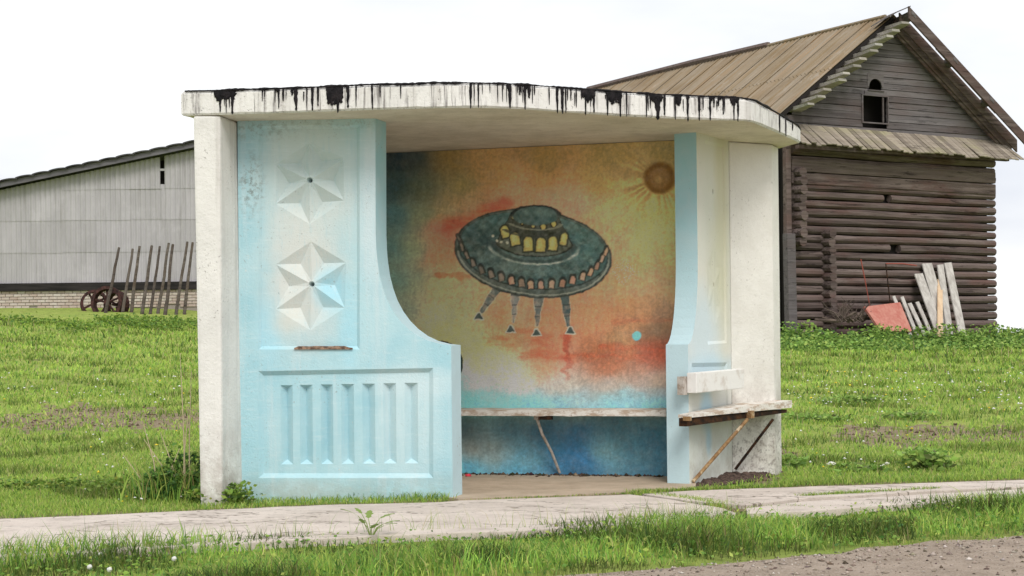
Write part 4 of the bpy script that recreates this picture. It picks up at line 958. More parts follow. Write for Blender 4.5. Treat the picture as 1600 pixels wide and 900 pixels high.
m = MB(); pb0, pt0 = BP(1226, 512), BP(1222, 330); m.box(Bx(pb0[0] - .13, -.36, .45), BG * .27, BS * .2, UP * 3.2 + BG * (pt0[0] - pb0[0])); m.build('corner_post', GABM, BARN, bevel=.02)
m = MB(); m.box(Bx(-.12, -.16, 3.55), BG * .16, BS * .16, UP * 2.4); m.build('corner_post', LOGM, BARN, bevel=.02)
# broad squared beams under the pent roof
for zz, hh in ((5.62, .34), (5.28, .32)):
    m = MB(); m.box(Bx(.1, -.12, zz - hh), BG * 7.3 - UP * .06, BS * .2, UP * (hh - .02)); m.build('wall_beam', LOGM, BARN, bevel=.03)
# pent roof boards
m_p = m_log('pent_board', (.27, .225, .175), (.41, .355, .29), (.33, .30, .19))
a = -.1; i = 0
while a < 7.6:
    w = .13 + .06 * random.random(); top = Bx(a, .02, 6.50 - .012 * a); ln = BS * -.80 - UP * (.56 + .07 * random.random()); ln = ln * (1 + .06 * random.random())
    m = MB(); tk = (BS * -.57 + UP * .82) * .028; j = .012 * random.random(); m.box(top + UP * j, BG * (w - .012), ln + BG * (.05 * (random.random() - .5)), tk); m.build('pent_board', m_p, BARN); a += w; i += 1
m = MB(); m.box(Bx(-.1, -.62, 5.80), BG * 7.5, BS * .12, UP * .1); m.box(Bx(.0, -.05, 5.86), BG * 7.4, BS * .1, UP * .3); m.build('pent_rail', LOGM, BARN)
# gable boards with the two openings
AP, ZA, SLP = 3.66, 9.42, .735
win = [BP(1348, 190), BP(1386, 152)]; wa0, wz0, wa1, wz1 = win[0][0], win[0][1], win[1][0], win[1][1]
arc0, arc1 = BP(1358, 140), BP(1378, 124); ra0, rz0, ra1, rz1 = arc0[0], arc0[1], arc1[0], arc1[1]
z = 6.40; k = 0
while z < ZA - .12:
    h_ = .155 + .05 * random.random(); zc_ = z + h_ * .5
    half = (ZA - (z + h_ * .7)) / SLP
    spans = [(AP - half, AP + half)]
    for (x0, x1, y0, y1) in ((wa0, wa1, wz0, wz1), (ra0, ra1, rz0, rz1)):
        if y0 - h_ * .35 < zc_ < y1 + h_ * .35: spans = [q for s_ in spans for q in ((s_[0], x0), (x1, s_[1])) if q[1] > q[0]]
    for s_ in spans:
        m = MB(); tl_ = .012 * (random.random() - .5); m.box(Bx(s_[0], .0 + .012 * random.random(), z + .004), BG * (s_[1] - s_[0]) + UP * tl_, BS * .03, UP * (h_ - .012) + BS * .012); m.build('gable_board', GABM, BARN)
    z += h_; k += 1
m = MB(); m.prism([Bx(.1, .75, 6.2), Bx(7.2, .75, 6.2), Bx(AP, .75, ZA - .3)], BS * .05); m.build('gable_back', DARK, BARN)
m = MB(); t_ = .035
for (o_, x_, y_) in ((Bx(wa0 - t_, -.03, wz0 - t_), BG * (wa1 - wa0 + 2 * t_), UP * t_), (Bx(wa0 - t_, -.03, wz1), BG * (wa1 - wa0 + 2 * t_), UP * t_), (Bx(wa0 - t_, -.032, wz0), BG * t_, UP * (wz1 - wz0)), (Bx(wa1, -.032, wz0), BG * t_, UP * (wz1 - wz0))): m.box(o_, x_, BS * .05, y_)
m.build('window_frame', GABM, BARN)
m = MB(); m.box(Bx(wa1 - .17, -.01, wz0 + .01), BG * .05, BS * .03, UP * (wz1 - wz0 - .02)); m.build('window_slat', GABM, BARN)
m = MB(); ca, rad_ = (ra0 + ra1) / 2, (ra1 - ra0) / 2; zz = rz1 - rad_ * .95
for s_ in (-1, 1):                                    # board corners that round off the arched opening
    arc = [Bx(ca + s_ * rad_ * math.cos(w), -.006, zz + rad_ * .95 * math.sin(w)) for w in np.linspace(0, math.pi / 2, 7)]
    m.prism(arc + [Bx(ca, -.006, rz1 + .12), Bx(ca + s_ * rad_ * 1.25, -.006, rz1 + .12), Bx(ca + s_ * rad_ * 1.25, -.006, zz)], BS * .035)
m.build('arch_board', GABM, BARN)
m = MB(); m.box(Bx(ra0 - .16, -.012, wz1 + .034), BG * (ra1 - ra0 + .32), BS * .03, UP * (rz0 - .03 - wz1 - .036)); m.build('gable_board', GABM, BARN)
m = MB(); m.box(Bx(ra0 - .05, -.04, rz0 - .03), BG * (ra1 - ra0 + .1), BS * .05, UP * .03); m.build('arch_sill', GABM, BARN)
# tin roof, near slope and far slope
m = M('rusty_tin', .7, .35); q = m.n('VectorRotate'); q.rotation_type = 'Z_AXIS'; q.inputs['Angle'].default_value = -R(30); m.l(m.g.outputs['Position'], q.inputs['Vector'])
def mpp(sc): k_ = m.n('Mapping'); k_.inputs['Scale'].default_value = sc; m.l(q.outputs[0], k_.inputs['Vector']); return k_.outputs[0]
c = ramp2(m, m.noise(1, 7, .65, mpp((.30, 5.5, .30)), .3), .34, .66, (.20, .143, .076), (.235, .195, .145)); c = m.mix(m.val('MULTIPLY', m.step(m.noise(1, 6, .7, mp((.8, 5, .8)) if False else mpp((.25, 11, .25))), .5, .66), .7), c, (.30, .19, .10))
c = m.mix(m.val('MULTIPLY', m.step(m.noise(2.2, 6, .7), .52, .68), .5), c, (.37, .33, .285)); rr_ = m.rand(); c = m.mix(m.val('MULTIPLY', rr_, .16), c, (.30, .22, .14)); c = m.mix(m.val('MULTIPLY', m.step(m.noise(.55, 6, .7), .46, .64), .55), c, (.15, .098, .045)); c = m.mix(m.val('MULTIPLY', m.step(m.noise(1, 6, .7, mpp((.5, 14, .5))), .52, .66), .5), c, (.33, .29, .235)); m.col(c); m.bump(m.noise(8, 6, .7), .35, .03); TIN = m.m
ROOFB = 15.0; ZRG = 9.60
def sheet(side, b0, b1, t0_, t1_, lift):
    """corrugated sheet on one slope; t = metres down from the ridge measured across the gable"""
    m = MB(); n_ = 18; vs = []
    for i in range(n_ + 1):
        b = b0 + (b1 - b0) * i / n_; w = .030 * math.cos(i * math.pi * 2 / 3)
        if i in (0, n_): w += .006
        for t in (t0_, t1_): vs.append(Bx(AP + side * t, b, ZRG - SLP * t + lift + w + .012 * mnoise.noise((b * 2, t, side))))
    m.add(vs, [(2 * i, 2 * i + 1, 2 * i + 3, 2 * i + 2) for i in range(n_)]); o = m.build('roof_sheet', TIN, BARN); md = o.modifiers.new('thickness', 'SOLIDIFY'); md.thickness = .012; return o
b = -.10; wS = .95; i = 0
while b < ROOFB:
    for side in (-1, 1):
        sheet(side, b, b + wS + .05, 0.0, 2.15, .003 * (i % 2) + .010); sheet(side, b + .02, b + wS + .06, 2.05, 4.35, .003 * (i % 2) - .004 + .004 * random.random())
    b += wS; i += 1
m = MB(); m.tube([Bx(AP, 5.2, ZRG + .05), Bx(AP, 9, ZRG + .09), Bx(AP, ROOFB + .1, ZRG + .06)], [.10, .10, .11], 6); m.build('ridge_cap', DARK if False else LOGM, BARN)
m = MB(); m.tube([Bx(AP, .2, ZRG + .03), Bx(AP, 3, ZRG + .045), Bx(AP, 5.2, ZRG + .03)], [.06, .05, .06], 6); m.build('ridge_cap', TIN, BARN)
m = MB(); m.prism([Bx(AP - 3.9, -.10, ZRG - SLP * 3.9 - .02), Bx(AP, -.10, ZRG - .02), Bx(AP, -.10, ZRG - .13), Bx(AP - 3.9, -.10, ZRG - SLP * 3.9 - .13)], BS * .05); m.build('rake_board', DARK, BARN)
# lath ends that stick out past the tin on the near slope
for i in range(12):
    t = .28 + i * .29 + .05 * random.random(); l_ = .62 + .25 * random.random(); z = ZRG - SLP * t - .10
    m = MB(); h_ = .10; kw = random.uniform(.85, 1.15); m.add([Bx(AP - t + dx * kw, b_, z + dzz + (.05 if b_ < 0 else 0)) for b_, s_ in ((.1, 1), (-l_, .6)) for dx, dzz in ((0, 0), (.03 * s_, -h_ * s_), (.44 * s_, -h_ * s_), (.40 * s_, 0))],
          [(3, 2, 1, 0), (4, 5, 6, 7), (0, 1, 5, 4), (1, 2, 6, 5), (2, 3, 7, 6), (3, 0, 4, 7)]); m.build('lath_end', PALE, BARN)
# open rake on the far slope: three long boards with sky between, cross battens
def rakeb(b_, zo, hgt, t0_, t1_, mat, nm='rake_board', th=.05):
    m = MB(); m.prism([Bx(AP + t0_, b_, ZRG + zo - SLP * t0_), Bx(AP + t1_, b_, ZRG + zo - SLP * t1_), Bx(AP + t1_, b_, ZRG + zo - hgt - SLP * t1_), Bx(AP + t0_, b_, ZRG + zo - hgt - SLP * t0_)], BS * -th); return m.build(nm, mat, BARN)
rakeb(-.14, -.06, .34, .0, 4.3, LOGM); rakeb(-.34, .0, .34, -.04, 4.3, LOGM); rakeb(-.52, .03, .10, 1.1, 3.3, LOGM); rakeb(-.68, .12, .32, -.03, 4.3, LOGM)
rakeb(-.10, -.42, .08, .1, 4.2, LOGM, 'rake_batten')
for t in (.05, 1.55, 2.9): 
    m = MB(); m.box(Bx(AP + t, .1, ZRG - SLP * t - .16), BG * .16 - UP * .12, BS * -.84 + UP * .14, UP * .10); m.build('cross_batten', GABM, BARN)
m = MB(); m.prism([Bx(AP - .62, .1, ZRG - .33), Bx(AP, .1, ZRG + .02), Bx(AP + .06, -.70, ZRG + .14), Bx(AP - .40, -.60, ZRG - .06)], UP * .03); m.build('ridge_flap', GABM, BARN)

# things leaning and lying along the barn wall
def bz(px, py, off):                                   # point in front of the log wall by off metres
    p0 = BC - BS * off; t, z = onplane(px, py, p0.xy, BG.xy); return p0 + BG * t + UP * z
mm = M('faded_red_sheet', .7, .3); mm.col(ramp2(mm, mm.noise(3, 7, .7), .35, .65, (.42, .13, .10), (.52, .24, .19))); mm.bump(mm.noise(12, 5), .3, .02)
a = [bz(1348, 481, .75), bz(1404, 474, .55), bz(1423, 520, 1.0), bz(1374, 518, 1.25)]
m = MB(); m.prism(a, Vector((.03, -.05, .03))); tag(m.build('metal_sheet', mm.m), 'faded red metal sheet leaning in the weeds against the log wall', 'metal sheet')
mm = M('grey_plank', .9, .15); mm.col(ramp2(mm, mm.noise(1, 7, .7, mm.pos((9, 9, .9))), .3, .7, (.34, .31, .29), (.56, .53, .50))); mm.bump(mm.noise(1, 6, .7, mm.pos((30, 30, 2))), .5, .015); GPL = mm.m
mm = M('fresh_plank', .85, .15); mm.col(ramp2(mm, mm.noise(1, 7, .7, mm.pos((9, 9, .9))), .3, .7, (.58, .40, .26), (.68, .52, .36))); FPL = mm.m
def plank(x0, y0, x1, y1, w, o0, o1, mat, label, name='plank', th=.035):
    a, b = bz(x0, y0, o0), bz(x1, y1, o1); m = MB(); s_ = BG * w
    m.add([a - s_ / 2, a + s_ / 2, b + s_ / 2, b - s_ / 2] + [p - BS * th for p in (a - s_ / 2, a + s_ / 2, b + s_ / 2 + UP * .02, b - s_ / 2)], [(0, 1, 2, 3), (7, 6, 5, 4), (0, 4, 5, 1), (1, 5, 6, 2), (2, 6, 7, 3), (3, 7, 4, 0)])
    return tag(m.build(name, mat), label, 'plank', 'planks leaning on the log wall')
plank(1422, 524, 1395, 463, .10, 1.05, .45, GPL, 'narrow pale lath leaning right beside the red metal sheet')
plank(1432, 524, 1408, 464, .11, .95, .42, GPL, 'short grey plank second from the red metal sheet')
plank(1444, 524, 1420, 474, .13, .95, .42, GPL, 'short stub of grey plank with a dark gap on its right')
plank(1455, 524, 1432, 472, .12, .95, .42, GPL, 'last short grey plank before the wide tall boards')
plank(1470, 526, 1434, 428, .30, 1.10, .22, GPL, 'wide weathered board slanting, leftmost of the tall ones')
plank(1480, 526, 1447, 412, .36, .98, .14, GPL, 'tallest broad grey board behind the tan one')
plank(1468, 526, 1468, 436, .17, 1.22, .32, FPL, 'fresh tan plank standing upright among grey boards')
plank(1484, 526, 1468, 414, .22, 1.05, .20, GPL, 'thin grey board right behind the tan plank')
plank(1504, 526, 1480, 411, .26, 1.20, .20, GPL, 'tall grey board leaning at the right end of the boards')
BRK = m_log('brush', (.10, .075, .06), (.22, .17, .14), (.06, .045, .04))
JUNK = thing('brush_heap', bz(1325, 500, .7), 'tangled heap of dry brush and scrap below the log wall', 'brush heap')
m = MB()
for i in range(46):
    a = bz(1306 + 44 * random.random(), 500 + 4 * random.random(), .4 + .6 * random.random()); d = Vector((random.uniform(-.5, .5), random.uniform(-.2, .2), random.uniform(.15, .62)))
    m.tube([a, a + d * .5 + Vector((random.uniform(-.1, .1), 0, .06)), a + d], [.018, .014, .005], 4)
m.build('twigs', BRK, JUNK)
m = MB()
for i in range(8):
    a = bz(1304 + 45 * random.random(), 502, .55 + .3 * random.random()); m.tube([a, a + Vector((random.uniform(-.7, .7), random.uniform(-.2, .2), random.uniform(.02, .25)))], [.05, .04], 6)
m.build('branch', BRK, JUNK)
mm = M('red_frame', .7); mm.col((.30, .075, .055))
FR_ = thing('scrap_iron', bz(1380, 440, .35), 'thin reddish iron frame standing against the log wall', 'scrap metal')
m = MB(); m.tube([bz(1345, 405, .4), bz(1350, 430, .42), bz(1353, 445, .42)], .016, 5); m.tube([bz(1353, 445, .42), bz(1362, 495, .5)], .012, 5); m.build('upright', mm.m, FR_)
m = MB(); m.tube([bz(1384, 412, .35), bz(1390, 465, .42), bz(1394, 500, .5)], .017, 5); m.build('upright', DRUST, FR_)
m = MB(); m.tube([bz(1384, 412, .35), bz(1410, 412, .32), bz(1432, 415, .3)], .018, 5); m.build('crossbar', mm.m, FR_)

# ------------------------------------------------------------------ shed on the left
SP0, SD = Vector((0, 55.0)), Vector((1.0, 0.0))
S = lambda px, py, y=55.0: at(px, py, y)
SHED = thing('grey_shed', S(205, 488), 'long grey shed clad in corrugated sheets over a low brick wall', 'shed')
mm = M('asbestos_sheet', .85, .2); q = mm.noise(1, 7, .65, mm.pos((2.0, 1, .5))); c = ramp2(mm, q, .3, .7, (.475, .455, .485), (.395, .38, .405)); c = mm.mix(mm.val('MULTIPLY', mm.rand(), .34), c, (.31, .30, .305)); c = mm.mix(mm.val('MULTIPLY', mm.step(mm.noise(1, 6, .65, mm.pos((7, 1, .45))), .52, .7), .45), c, (.27, .255, .25)); c = mm.mix(mm.val('MULTIPLY', mm.step(mm.noise(.8, 6, .65), .5, .68), .4), c, (.55, .53, .56)); c = mm.mix(mm.val('MULTIPLY', mm.step(mm.noise(14, 5, .7), .6, .72), .35), c, (.28, .27, .27)); mm.col(c); mm.bump(mm.noise(12, 5), .2, .02); ASB = mm.m
zrow = [S(200, y)[2] for y in (440, 392.5, 342.5, 294.5, 170)]
XL, XR = -19.2, -6.1
za, zb_ = S(112, 273)[2], S(300, 234)[2]; xa, xb = S(112, 273)[0], S(300, 234)[0]; sl = (zb_ - za) / (xb - xa)
rake = lambda x: za + sl * (x - xa)
vx0, vx1 = S(250.5, 270)[0], S(257.5, 270)[0]; vz0, vz1 = S(254, 288)[2], S(254, 250)[2]
def siding(x0, x1, z0_, z1f, lift):
    n_ = max(6, int((x1 - x0) / .032)); vs = []; m = MB()
    for i in range(n_ + 1):
        x = x0 + (x1 - x0) * i / n_; y = 55 - lift - .026 * math.sin(x * 2 * math.pi / .165)
        vs += [(x, y - .014, z0_), (x, y, z1f(x))]
    m.add(vs, [(2 * i, 2 * i + 2, 2 * i + 3, 2 * i + 1) for i in range(n_)]); o = m.build('siding_sheet', ASB, SHED); md = o.modifiers.new('thickness', 'SOLIDIFY'); md.thickness = .01
for r_ in range(4):
    x = XL
    while x < XR:
        x1 = min(x + 1.12, XR); jz = .025 * (random.random() - .5)
        zlo = zrow[r_] + jz - .03
        if r_ < 3: zh = zrow[r_ + 1] + .02; f_ = lambda q, zh=zh: min(zh, rake(q) - .02)
        else: f_ = lambda q: rake(q) - .02
        g_ = f_; f_ = lambda q, g_=g_, zlo=zlo: max(g_(q), zlo + .004)
        if f_(x1) > zlo + .02:
            if r_ == 3 and x < vx1 and x1 > vx0:
                if vx0 - x > .05: siding(x, vx0, zlo, f_, .02)
                if x1 - vx1 > .05: siding(vx1, x1, zlo, f_, .02)
                if x < vx0: siding(vx0, vx1, zlo, lambda q: vz0, .02)
            else: siding(x, x1, zlo, f_, .004 * (int(x * 7) % 2) + .02 - r_ * 0)
        x += 1.10
m = MB(); cz = S(254, 265.5)[2]; m.box((vx0 - .01, 54.96, cz - .03), (vx1 - vx0 + .02, 0, 0), (0, .04, 0), (0, 0, .07)); m.build('vent_bar', ASB, SHED)
zbk = S(200, 453)[2]; zgr = 1.3
m = MB(); m.box((XL, 55.3, zgr), (XR - XL, 0, 0), (0, .1, 0), (0, 0, rake(XL) - zgr - .1)); m.prism([(XL, 55.3, rake(XL) - .1), (XR, 55.3, rake(XL) - .1), (XR, 55.3, rake(XR) - .1)], (0, .1, 0)); m.box((XL, 55.4, zgr), (.15, 0, 0), (0, 14, 0), (0, 0, rake(XL) - zgr - .2)); m.build('inner_wall', DARK, SHED)
m = MB(); m.box((XL, 54.88, zbk), (XR - XL, 0, 0), (0, .3, 0), (0, 0, zrow[0] - zbk - .02)); mm = M('dark_beam', .9); mm.col(ramp2(mm, mm.noise(1, 6, .7, mm.pos((1, 5, 14))), .35, .65, (.012, .011, .011), (.035, .03, .03))); m.build('sill_beam', mm.m, SHED)
# bricks of the low wall: one mesh shared
mm = M('pale_brick', .9, .15); c = ramp2(mm, mm.noise(3.3, 7, .7), .32, .68, (.50, .42, .375), (.56, .52, .48)); c = mm.mix(mm.val('MULTIPLY', mm.rand(), .6), c, (.36, .25, .21)); mm.col(c); mm.bump(mm.noise(20, 5), .4, .01); BRICK = mm.m
mm = M('mortar', .95); mm.col((.30, .26, .235)); m = MB(); m.box((XL, 55.0, zgr), (XR - XL, 0, 0), (0, .25, 0), (0, 0, zbk - zgr - .003)); m.build('mortar_bed', mm.m, SHED)
bm = bmesh.new(); bmesh.ops.create_cube(bm, size=1); bmesh.ops.scale(bm, vec=(.25, .05, .082), verts=bm.verts); bmesh.ops.bevel(bm, geom=bm.edges[:], offset=.008, segments=1, affect='EDGES')
bme = bpy.data.meshes.new('brick'); bm.to_mesh(bme); bm.free(); bme.materials.append(BRICK)
sb = wloc(SHED); rows = 9; hr = .098
for r_ in range(rows):
    zc_ = zbk - hr * (r_ + .5)
    x = XL + (.13 if r_ % 2 else 0)
    while x < -9.6 and r_ < 6:
        if r_ > 4 and random.random() < .12: x += .262; continue
        o = bpy.data.objects.new('brick', bme); o.location = Vector((x + .13 + .005 * random.random(), 54.99 - .012 * random.random(), zc_ + .004 * random.random())) - sb; link(o, SHED); x += .262
# roof: lapped sheets with dark scalloped ends over a grey barge board
mm = M('barge_board_paint', .85); mm.col(ramp2(mm, mm.noise(1, 6, .7, mm.pos((1, 4, 9))), .35, .65, (.10, .094, .108), (.165, .157, .175))); 
m = MB(); m.prism([(XL - .3, 54.55, rake(XL - .3)), (XR, 54.55, rake(XR)), (XR, 54.55, rake(XR) + .17), (XL - .3, 54.55, rake(XL - .3) + .17)], (0, .06, 0)); m.build('barge_board', mm.m, SHED)
mm = M('roof_slate_sheet', .85); mm.col(ramp2(mm, mm.noise(3, 6, .7), .35, .65, (.03, .029, .032), (.085, .082, .086))); RS = mm.m
x = XL - .3
while x < XR:
    w = .55; n_ = 8; m = MB(); vs = []
    for i in range(n_ + 1):
        t = i / n_; xx = x + (w + .06) * t; arch = .035 * math.sin(math.pi * min(1, t * 1.02)) ** .8
        for y in (54.45, 69.0): vs.append((xx, y, rake(xx) + .185 + arch + .03 * (1 - t)))
    m.add(vs, [(2 * i, 2 * i + 2, 2 * i + 3, 2 * i + 1) for i in range(n_)]); o = m.build('roof_sheet', RS, SHED); md = o.modifiers.new('thickness', 'SOLIDIFY'); md.thickness = .04; x += w
mm = M('apron_concrete', .9); mm.col(ramp2(mm, mm.noise(3, 6), .35, .65, (.50, .45, .42), (.40, .36, .33)))
m = MB(); a0, a1 = S(60, 495, 52), S(212, 492, 52); m.box((a0.x, 51.6, 1.55), (a1.x - a0.x, 0, 0), (0, 2.6, 0), (0, 0, a1.z - 1.55 + .02)); tag(m.build('concrete_apron', mm.m, bevel=.02), kind='structure')

# rusty wheels by the wall
WR = M('wheel_rust', .85, .2); WR.col(ramp2(WR, WR.noise(9, 6, .7), .35, .65, (.022, .013, .013), (.085, .038, .034)))
def wheel(cx, cy, Y, rpx, label, tilt, spokes, squash=1.0):
    c = at(cx, cy, Y); r_ = rpx * Y / F; w = thing('iron_hoop', c - Vector((0, 0, r_)), label, 'iron hoop', 'rusty wheels by the shed')
    ux = Vector((math.cos(tilt), math.sin(tilt), 0)); uz = Vector((0, .12, 1)).normalized(); ax = ux.cross(uz)
    m = MB(); n_ = 26; vs = []
    for i in range(n_):
        t = 2 * math.pi * i / n_; d = ux * math.cos(t) + uz * math.sin(t)
        for rr, q in ((r_, -.11), (r_, .11), (r_ * .80, .11), (r_ * .80, -.11)): vs.append(c + d * rr + ax * q)
    m.add(vs, [(i * 4 + k, ((i + 1) % n_) * 4 + k, ((i + 1) % n_) * 4 + (k + 1) % 4, i * 4 + (k + 1) % 4) for i in range(n_) for k in range(4)]); m.build('rim', WR.m, w)
    for i in range(spokes):
        t = 2 * math.pi * (i + .3) / spokes; d = ux * math.cos(t) + uz * math.sin(t); m = MB(); m.tube([c + d * r_ * .15, c + d * r_ * .88], .035, 5); m.build('spoke', WR.m, w)
    m = MB(); m.tube([c - ax * .16, c + ax * .16], r_ * .12, 10); m.build('hub', WR.m, w)
wheel(147, 474, 52.9, 21, 'rusty iron wheel standing farthest left by the brick wall', .35, 4)
wheel(168, 473, 52.3, 26, 'rusty iron wheel behind the first leaning pole', -.2, 5)
wheel(182, 476, 52.7, 22, 'rusty iron wheel beside the pole tops, right of the other wheels', -.5, 3)
# poles leaning in a row
PM = m_log('grey_pole', (.065, .055, .045), (.17, .145, .12), (.10, .075, .055))
PO = [(186, 387, 163, 492, 5.2, 'leftmost leaning pole, crossing in front of the rusty wheels'), (207, 389, 190, 494, 5.0, 'second leaning pole from the left, at the edge of the wheels'), (218, 385, 203, 494, 5.4, 'third leaning pole, closely following the one at the wheels'),
      (237, 384, 221, 497, 5.6, 'thick leaning pole in the middle of the row, lower half dark'), (249, 385, 233, 497, 4.8, 'leaning pole just left of the closely paired tops'), (264, 380, 246, 496, 5.2, 'left one of the two poles whose tops nearly touch'),
      (270, 382, 257, 496, 5.6, 'darkest pole, right one of the two with nearly touching tops'), (293, 378, 273, 494, 5.0, 'second pole from the white pillar, leaning furthest'), (301, 379, 287, 494, 5.0, 'pole nearest the white pillar of the bus shelter')]
for i, (x0, y0, x1, y1, w, lb) in enumerate(PO):
    Yb = 51.2 + .25 * (i % 3); a = at(x1, y1 + 6, Yb); b = at(x0, y0, Yb + 1.0); r_ = w * .5 * Yb / F; m = MB()
    pts = [a.lerp(b, t) + Vector((.035 * mnoise.noise((i * 3.1, t * 3, 0)), 0, 0)) for t in np.linspace(0, 1, 8)]
    m.tube(pts, [r_ * (1.12 - .35 * t) for t in np.linspace(0, 1, 8)], 7); tag(m.build('wooden_pole', PM), lb, 'pole', 'leaning wooden poles')

# ------------------------------------------------------------------ weeds, bush, flowers
def clump(n, cx, cy, rx, ry, hmax, smin, smax, cols, wts, base=None):
    X = rng.normal(cx, rx, n); Y = rng.normal(cy, ry, n); Zg = terr(X, Y); f = rng.random(n) ** .8
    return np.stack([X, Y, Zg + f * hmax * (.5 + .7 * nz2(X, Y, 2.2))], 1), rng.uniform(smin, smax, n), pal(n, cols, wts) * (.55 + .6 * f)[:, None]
NET = [(.20, .35, .07), (.29, .45, .10), (.38, .50, .12), (.10, .20, .05)]
P_, s_, c_ = [], [], []
for px in np.arange(1205, 1680, 5.0):
    for off, hm in ((1.2, .30), (1.8, .22), (2.5, .14), (3.3, .09)):
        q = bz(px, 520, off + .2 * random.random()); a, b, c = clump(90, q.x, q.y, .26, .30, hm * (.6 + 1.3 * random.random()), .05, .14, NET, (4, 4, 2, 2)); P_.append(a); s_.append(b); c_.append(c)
for (px, py, Y, w, hm, nn_) in ((215, 512, 44, .9, .30, 800), (258, 514, 43, .8, .24, 500), (182, 508, 46, .5, .2, 300), (125, 520, 41, .4, .2, 300), (290, 508, 45, .5, .2, 250), (60, 514, 44, .8, .2, 300), (0, 512, 45, .6, .2, 250)):
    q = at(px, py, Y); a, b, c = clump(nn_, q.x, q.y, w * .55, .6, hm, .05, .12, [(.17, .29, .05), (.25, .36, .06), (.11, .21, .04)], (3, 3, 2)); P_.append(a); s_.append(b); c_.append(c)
for (px, py, w, hm, nn_) in ((1228, 728, .10, .09, 700), (1345, 735, .2, .04, 300), (1450, 733, .16, .16, 700), (1275, 658, .4, .08, 400), (1340, 630, .3, .10, 350), (1310, 632, .25, .08, 250), (1420, 655, .3, .1, 300)):
    g_ = Vector((0, 0, 0)); Yq = 15.
    a_, b_ = ray(px, py)
    for _ in range(30): Yq = .5 * Yq + .5 * (float(terr(a_ * Yq, Yq)) - EYE) / b_
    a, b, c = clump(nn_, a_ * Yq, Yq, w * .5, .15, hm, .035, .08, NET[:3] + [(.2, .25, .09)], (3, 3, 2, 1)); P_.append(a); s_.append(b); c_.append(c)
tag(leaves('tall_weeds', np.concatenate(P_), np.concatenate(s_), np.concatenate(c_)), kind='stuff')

# bush of weeds and dry stalks left of the pillar
bc = Vector((-2.30, 11.25, 0)); BUSH = thing('weed_bush', bc, 'dark green weed bush growing against the white pillar', 'bush')
n = 2600; th = rng.uniform(0, 6.28, n); rr = rng.random(n) ** .6; hh = rng.random(n) ** 1.25
P = np.stack([bc.x - .02 + .26 * rr * np.cos(th), bc.y + .22 * rr * np.sin(th), .01 + .36 * hh * (1 - .6 * rr) * (.55 + .45 * np.sin(th * 3 + 1) * rr + .45 * (np.cos(th) > -.2))], 1); P[:, 0] = np.where(P[:, 0] > -2.07, -4.18 - P[:, 0] - .03 * hh, P[:, 0])
o = leaves('leaves', P, rng.uniform(.018, .055, n), pal(n, [(.07, .16, .04), (.12, .25, .05), (.20, .33, .07), (.035, .08, .022)], (4, 4, 3, 1.5)), parent=BUSH); o['kind'] = 'stuff'
n = 700; Xb = rng.normal(bc.x - .02, .14, n); Yb = rng.normal(bc.y - .05, .12, n); ok = Xb < -2.06; Xb, Yb = Xb[ok], Yb[ok]; n = len(Xb)
tag(blades('tall_grass', np.stack([Xb, Yb, np.full(n, -.01)], 1), rng.uniform(.10, .34, n), np.full(n, .007), rng.uniform(.15, .6, n), pal(n, VERG, (4, 4, 2, 3, 2))), kind='stuff')
mm = M('dry_stalk', .9); mm.col((.46, .38, .25)); m = MB()
for (x, l_, lx) in ((-2.185, .86, .02), (-2.20, .98, -.03), (-2.215, .62, .04), (-2.25, .45, -.12), (-2.30, .40, -.2), (-2.38, .5, -.1), (-2.34, .34, .1), (-2.46, .3, -.16)):
    a = Vector((x, 11.10 + random.random() * .15, 0)); m.tube([a, a + Vector((lx * .3, 0, l_ * .5)), a + Vector((lx, .02, l_))], [.006, .0045, .002], 5)
m.build('stalks', mm.m, BUSH)
P_, s_, c_ = [], [], []
for (px, py, w, hm, nn_) in ((322, 786, .07, .12, 300), (350, 784, .09, .16, 420), (372, 786, .05, .11, 240), (255, 772, .16, .12, 450), (215, 768, .25, .10, 450), (290, 778, .15, .08, 300), (160, 760, .4, .09, 500), (60, 760, .5, .1, 500)):
    g_ = gnd(px, py); a, b, c = clump(nn_, g_.x, g_.y, w, .07, hm, .018, .05, [(.18, .30, .05), (.27, .38, .07), (.11, .20, .04), (.38, .40, .10)], (4, 3, 2, 1)); P_.append(a); s_.append(b); c_.append(c)
tag(leaves('low_weeds', np.concatenate(P_), np.concatenate(s_), np.concatenate(c_)), kind='stuff')
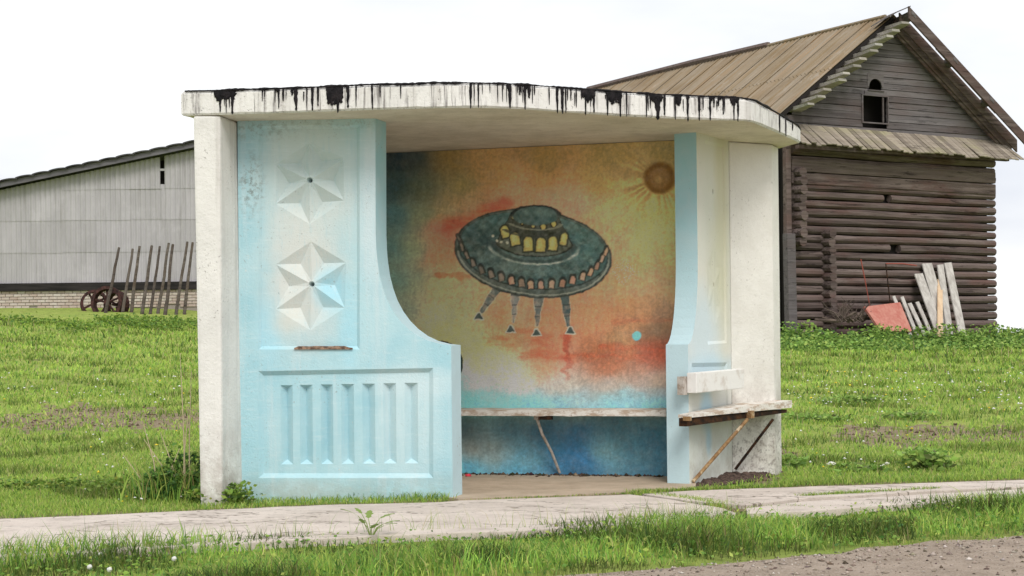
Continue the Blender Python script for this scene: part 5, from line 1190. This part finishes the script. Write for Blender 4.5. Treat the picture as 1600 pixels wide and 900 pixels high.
# broad leafed plant in the verge
g_ = gnd(580, 842); PLT = thing('leafy_plant', g_, 'light green leafy plant rising from the verge before the slabs', 'plant')
m = MB(); tips = []
for i in range(9):
    w = i * 2.4; d = Vector((math.cos(w) * .07, math.sin(w) * .05, .06 + .07 * random.random())); m.tube([g_, g_ + d * .5 + Vector((0, 0, .02)), g_ + d], [.003, .0025, .0015], 5); tips.append(g_ + d)
mm = M('plant_stem', .7); mm.col((.2, .28, .07)); m.build('stem', mm.m, PLT)
for i, t in enumerate(tips):
    d = Vector((t.x - g_.x + .02, (t.y - g_.y), .035)).normalized(); s_ = d.cross(Vector((0, 0, 1))).normalized(); l_ = .06 + .04 * random.random(); up_ = s_.cross(d)
    ol_ = [(0, 0), (.2, .16), (.35, .11), (.5, .24), (.64, .13), (.8, .15), (1, 0)]
    vs = [t + d * l_ * a - up_ * l_ * .25 * a * a for a, _ in ol_] + [t + d * l_ * a + s_ * l_ * b * 1.2 - up_ * l_ * .2 * a * a for a, b in ol_] + [t + d * l_ * a - s_ * l_ * b * 1.2 - up_ * l_ * .2 * a * a for a, b in ol_]
    m = MB(); m.add(vs, [f for k in range(6) for f in ((k, k + 1, 8 + k, 7 + k), (k + 1, k, 14 + k, 15 + k))]); o = m.build('leaf', LEAF2, PLT)
    ca = o.data.color_attributes.new('paint', 'FLOAT_COLOR', 'POINT'); ca.data.foreach_set('color', np.tile(np.array([.24, .34, .09, 1], np.float32), len(o.data.vertices)))
# dandelion seed heads near the road, yellow and white specks in the meadow
mm = M('seed_fluff', .9); mm.col((.62, .62, .58)); FLUFF = mm.m
mm2 = M('flower_stem', .8); mm2.col((.2, .25, .1))
bm = bmesh.new(); bmesh.ops.create_icosphere(bm, subdivisions=2, radius=.0125)
for v in bm.verts: v.co *= 1 + .25 * mnoise.noise(v.co * 160)
fme = bpy.data.meshes.new('seed_head'); bm.to_mesh(fme); bm.free(); fme.materials.append(FLUFF)
for (px, py, lb) in ((171, 890, 'larger white dandelion clock at the far left of the verge'), (140, 886, 'small white dandelion clock beside the larger one, further left'), (272, 873, 'white dandelion clock at the slab edge left of the shelter'), (157, 866, 'tiny white dandelion clock touching the edge of the slab at left')):
    g_ = gnd(px, py + 10, -.02); hd = at(px, py, g_.y); d_ = thing('dandelion', g_, lb, 'flower', 'dandelion clocks in the verge')
    m = MB(); m.tube([g_, g_.lerp(hd, .5) + Vector((.004, 0, 0)), hd], .0018, 5); m.build('stem', mm2.m, d_); o = bpy.data.objects.new('seed_head', fme); o.location = hd - g_; link(o, d_)
def specks(name, boxes, size, cols, wts):
    X, Y = [], []
    for (x0, x1, y0, y1, n_) in boxes:
        px, py = rng.uniform(x0, x1, n_), rng.uniform(y0, y1, n_); u, v = px - 800, HOR - py; a, b = (u * cr + v * sr) / F, (v * cr - u * sr) / F; Yq = np.full(n_, 16.)
        for _ in range(40): Yq = np.clip(.5 * Yq + .5 * (terr(a * Yq, Yq) - EYE) / np.where(np.abs(b) < .004, -.004, b), 5, 45)
        X.append(a * Yq); Y.append(Yq)
    X, Y = np.concatenate(X), np.concatenate(Y); ok = ~pip(X, Y, foot); X, Y = X[ok], Y[ok]; n_ = len(X)
    stones(name, np.stack([X, Y, terr(X, Y) + .035 + .0012 * Y], 1), size * (.5 + Y / 22) * rng.uniform(.5, 1.2, n_), pal(n_, cols, wts, .1), FLUFF_A)
mm = M('petal', .8); mm.col(mm.attr()); FLUFF_A = mm.m
specks('meadow_flowers', [(1230, 1490, 585, 640, 120), (1500, 1640, 580, 650, 60), (1230, 1490, 640, 745, 40), (112, 300, 510, 640, 70), (-40, 112, 520, 640, 40), (112, 300, 680, 800, 40)], .013, [(.72, .72, .68), (.72, .72, .68), (.7, .55, .05)], (3, 2, 1.4))
mm = M('white_rag', .8); mm.col((.70, .69, .66)); 
for (px, py, s_, lb, sd) in ((1299, 729, .035, 'crumpled white scrap with a dark hole in the grass right of the shelter', 11), (1376, 731, .03, 'flat whitish scrap lying in the grass further right', 23), (1386, 728, .022, 'small white scrap touching the flat one in the grass', 31)):
    a_, b_ = ray(px, py); Yq = 13.
    for _ in range(30): Yq = .5 * Yq + .5 * (float(terr(a_ * Yq, Yq)) - EYE) / b_
    crumple('litter', Vector((a_ * Yq, Yq, float(terr(a_ * Yq, Yq)) + .012)), s_, mm.m, lb, 'litter', sd, 'white scraps in the grass', .5)
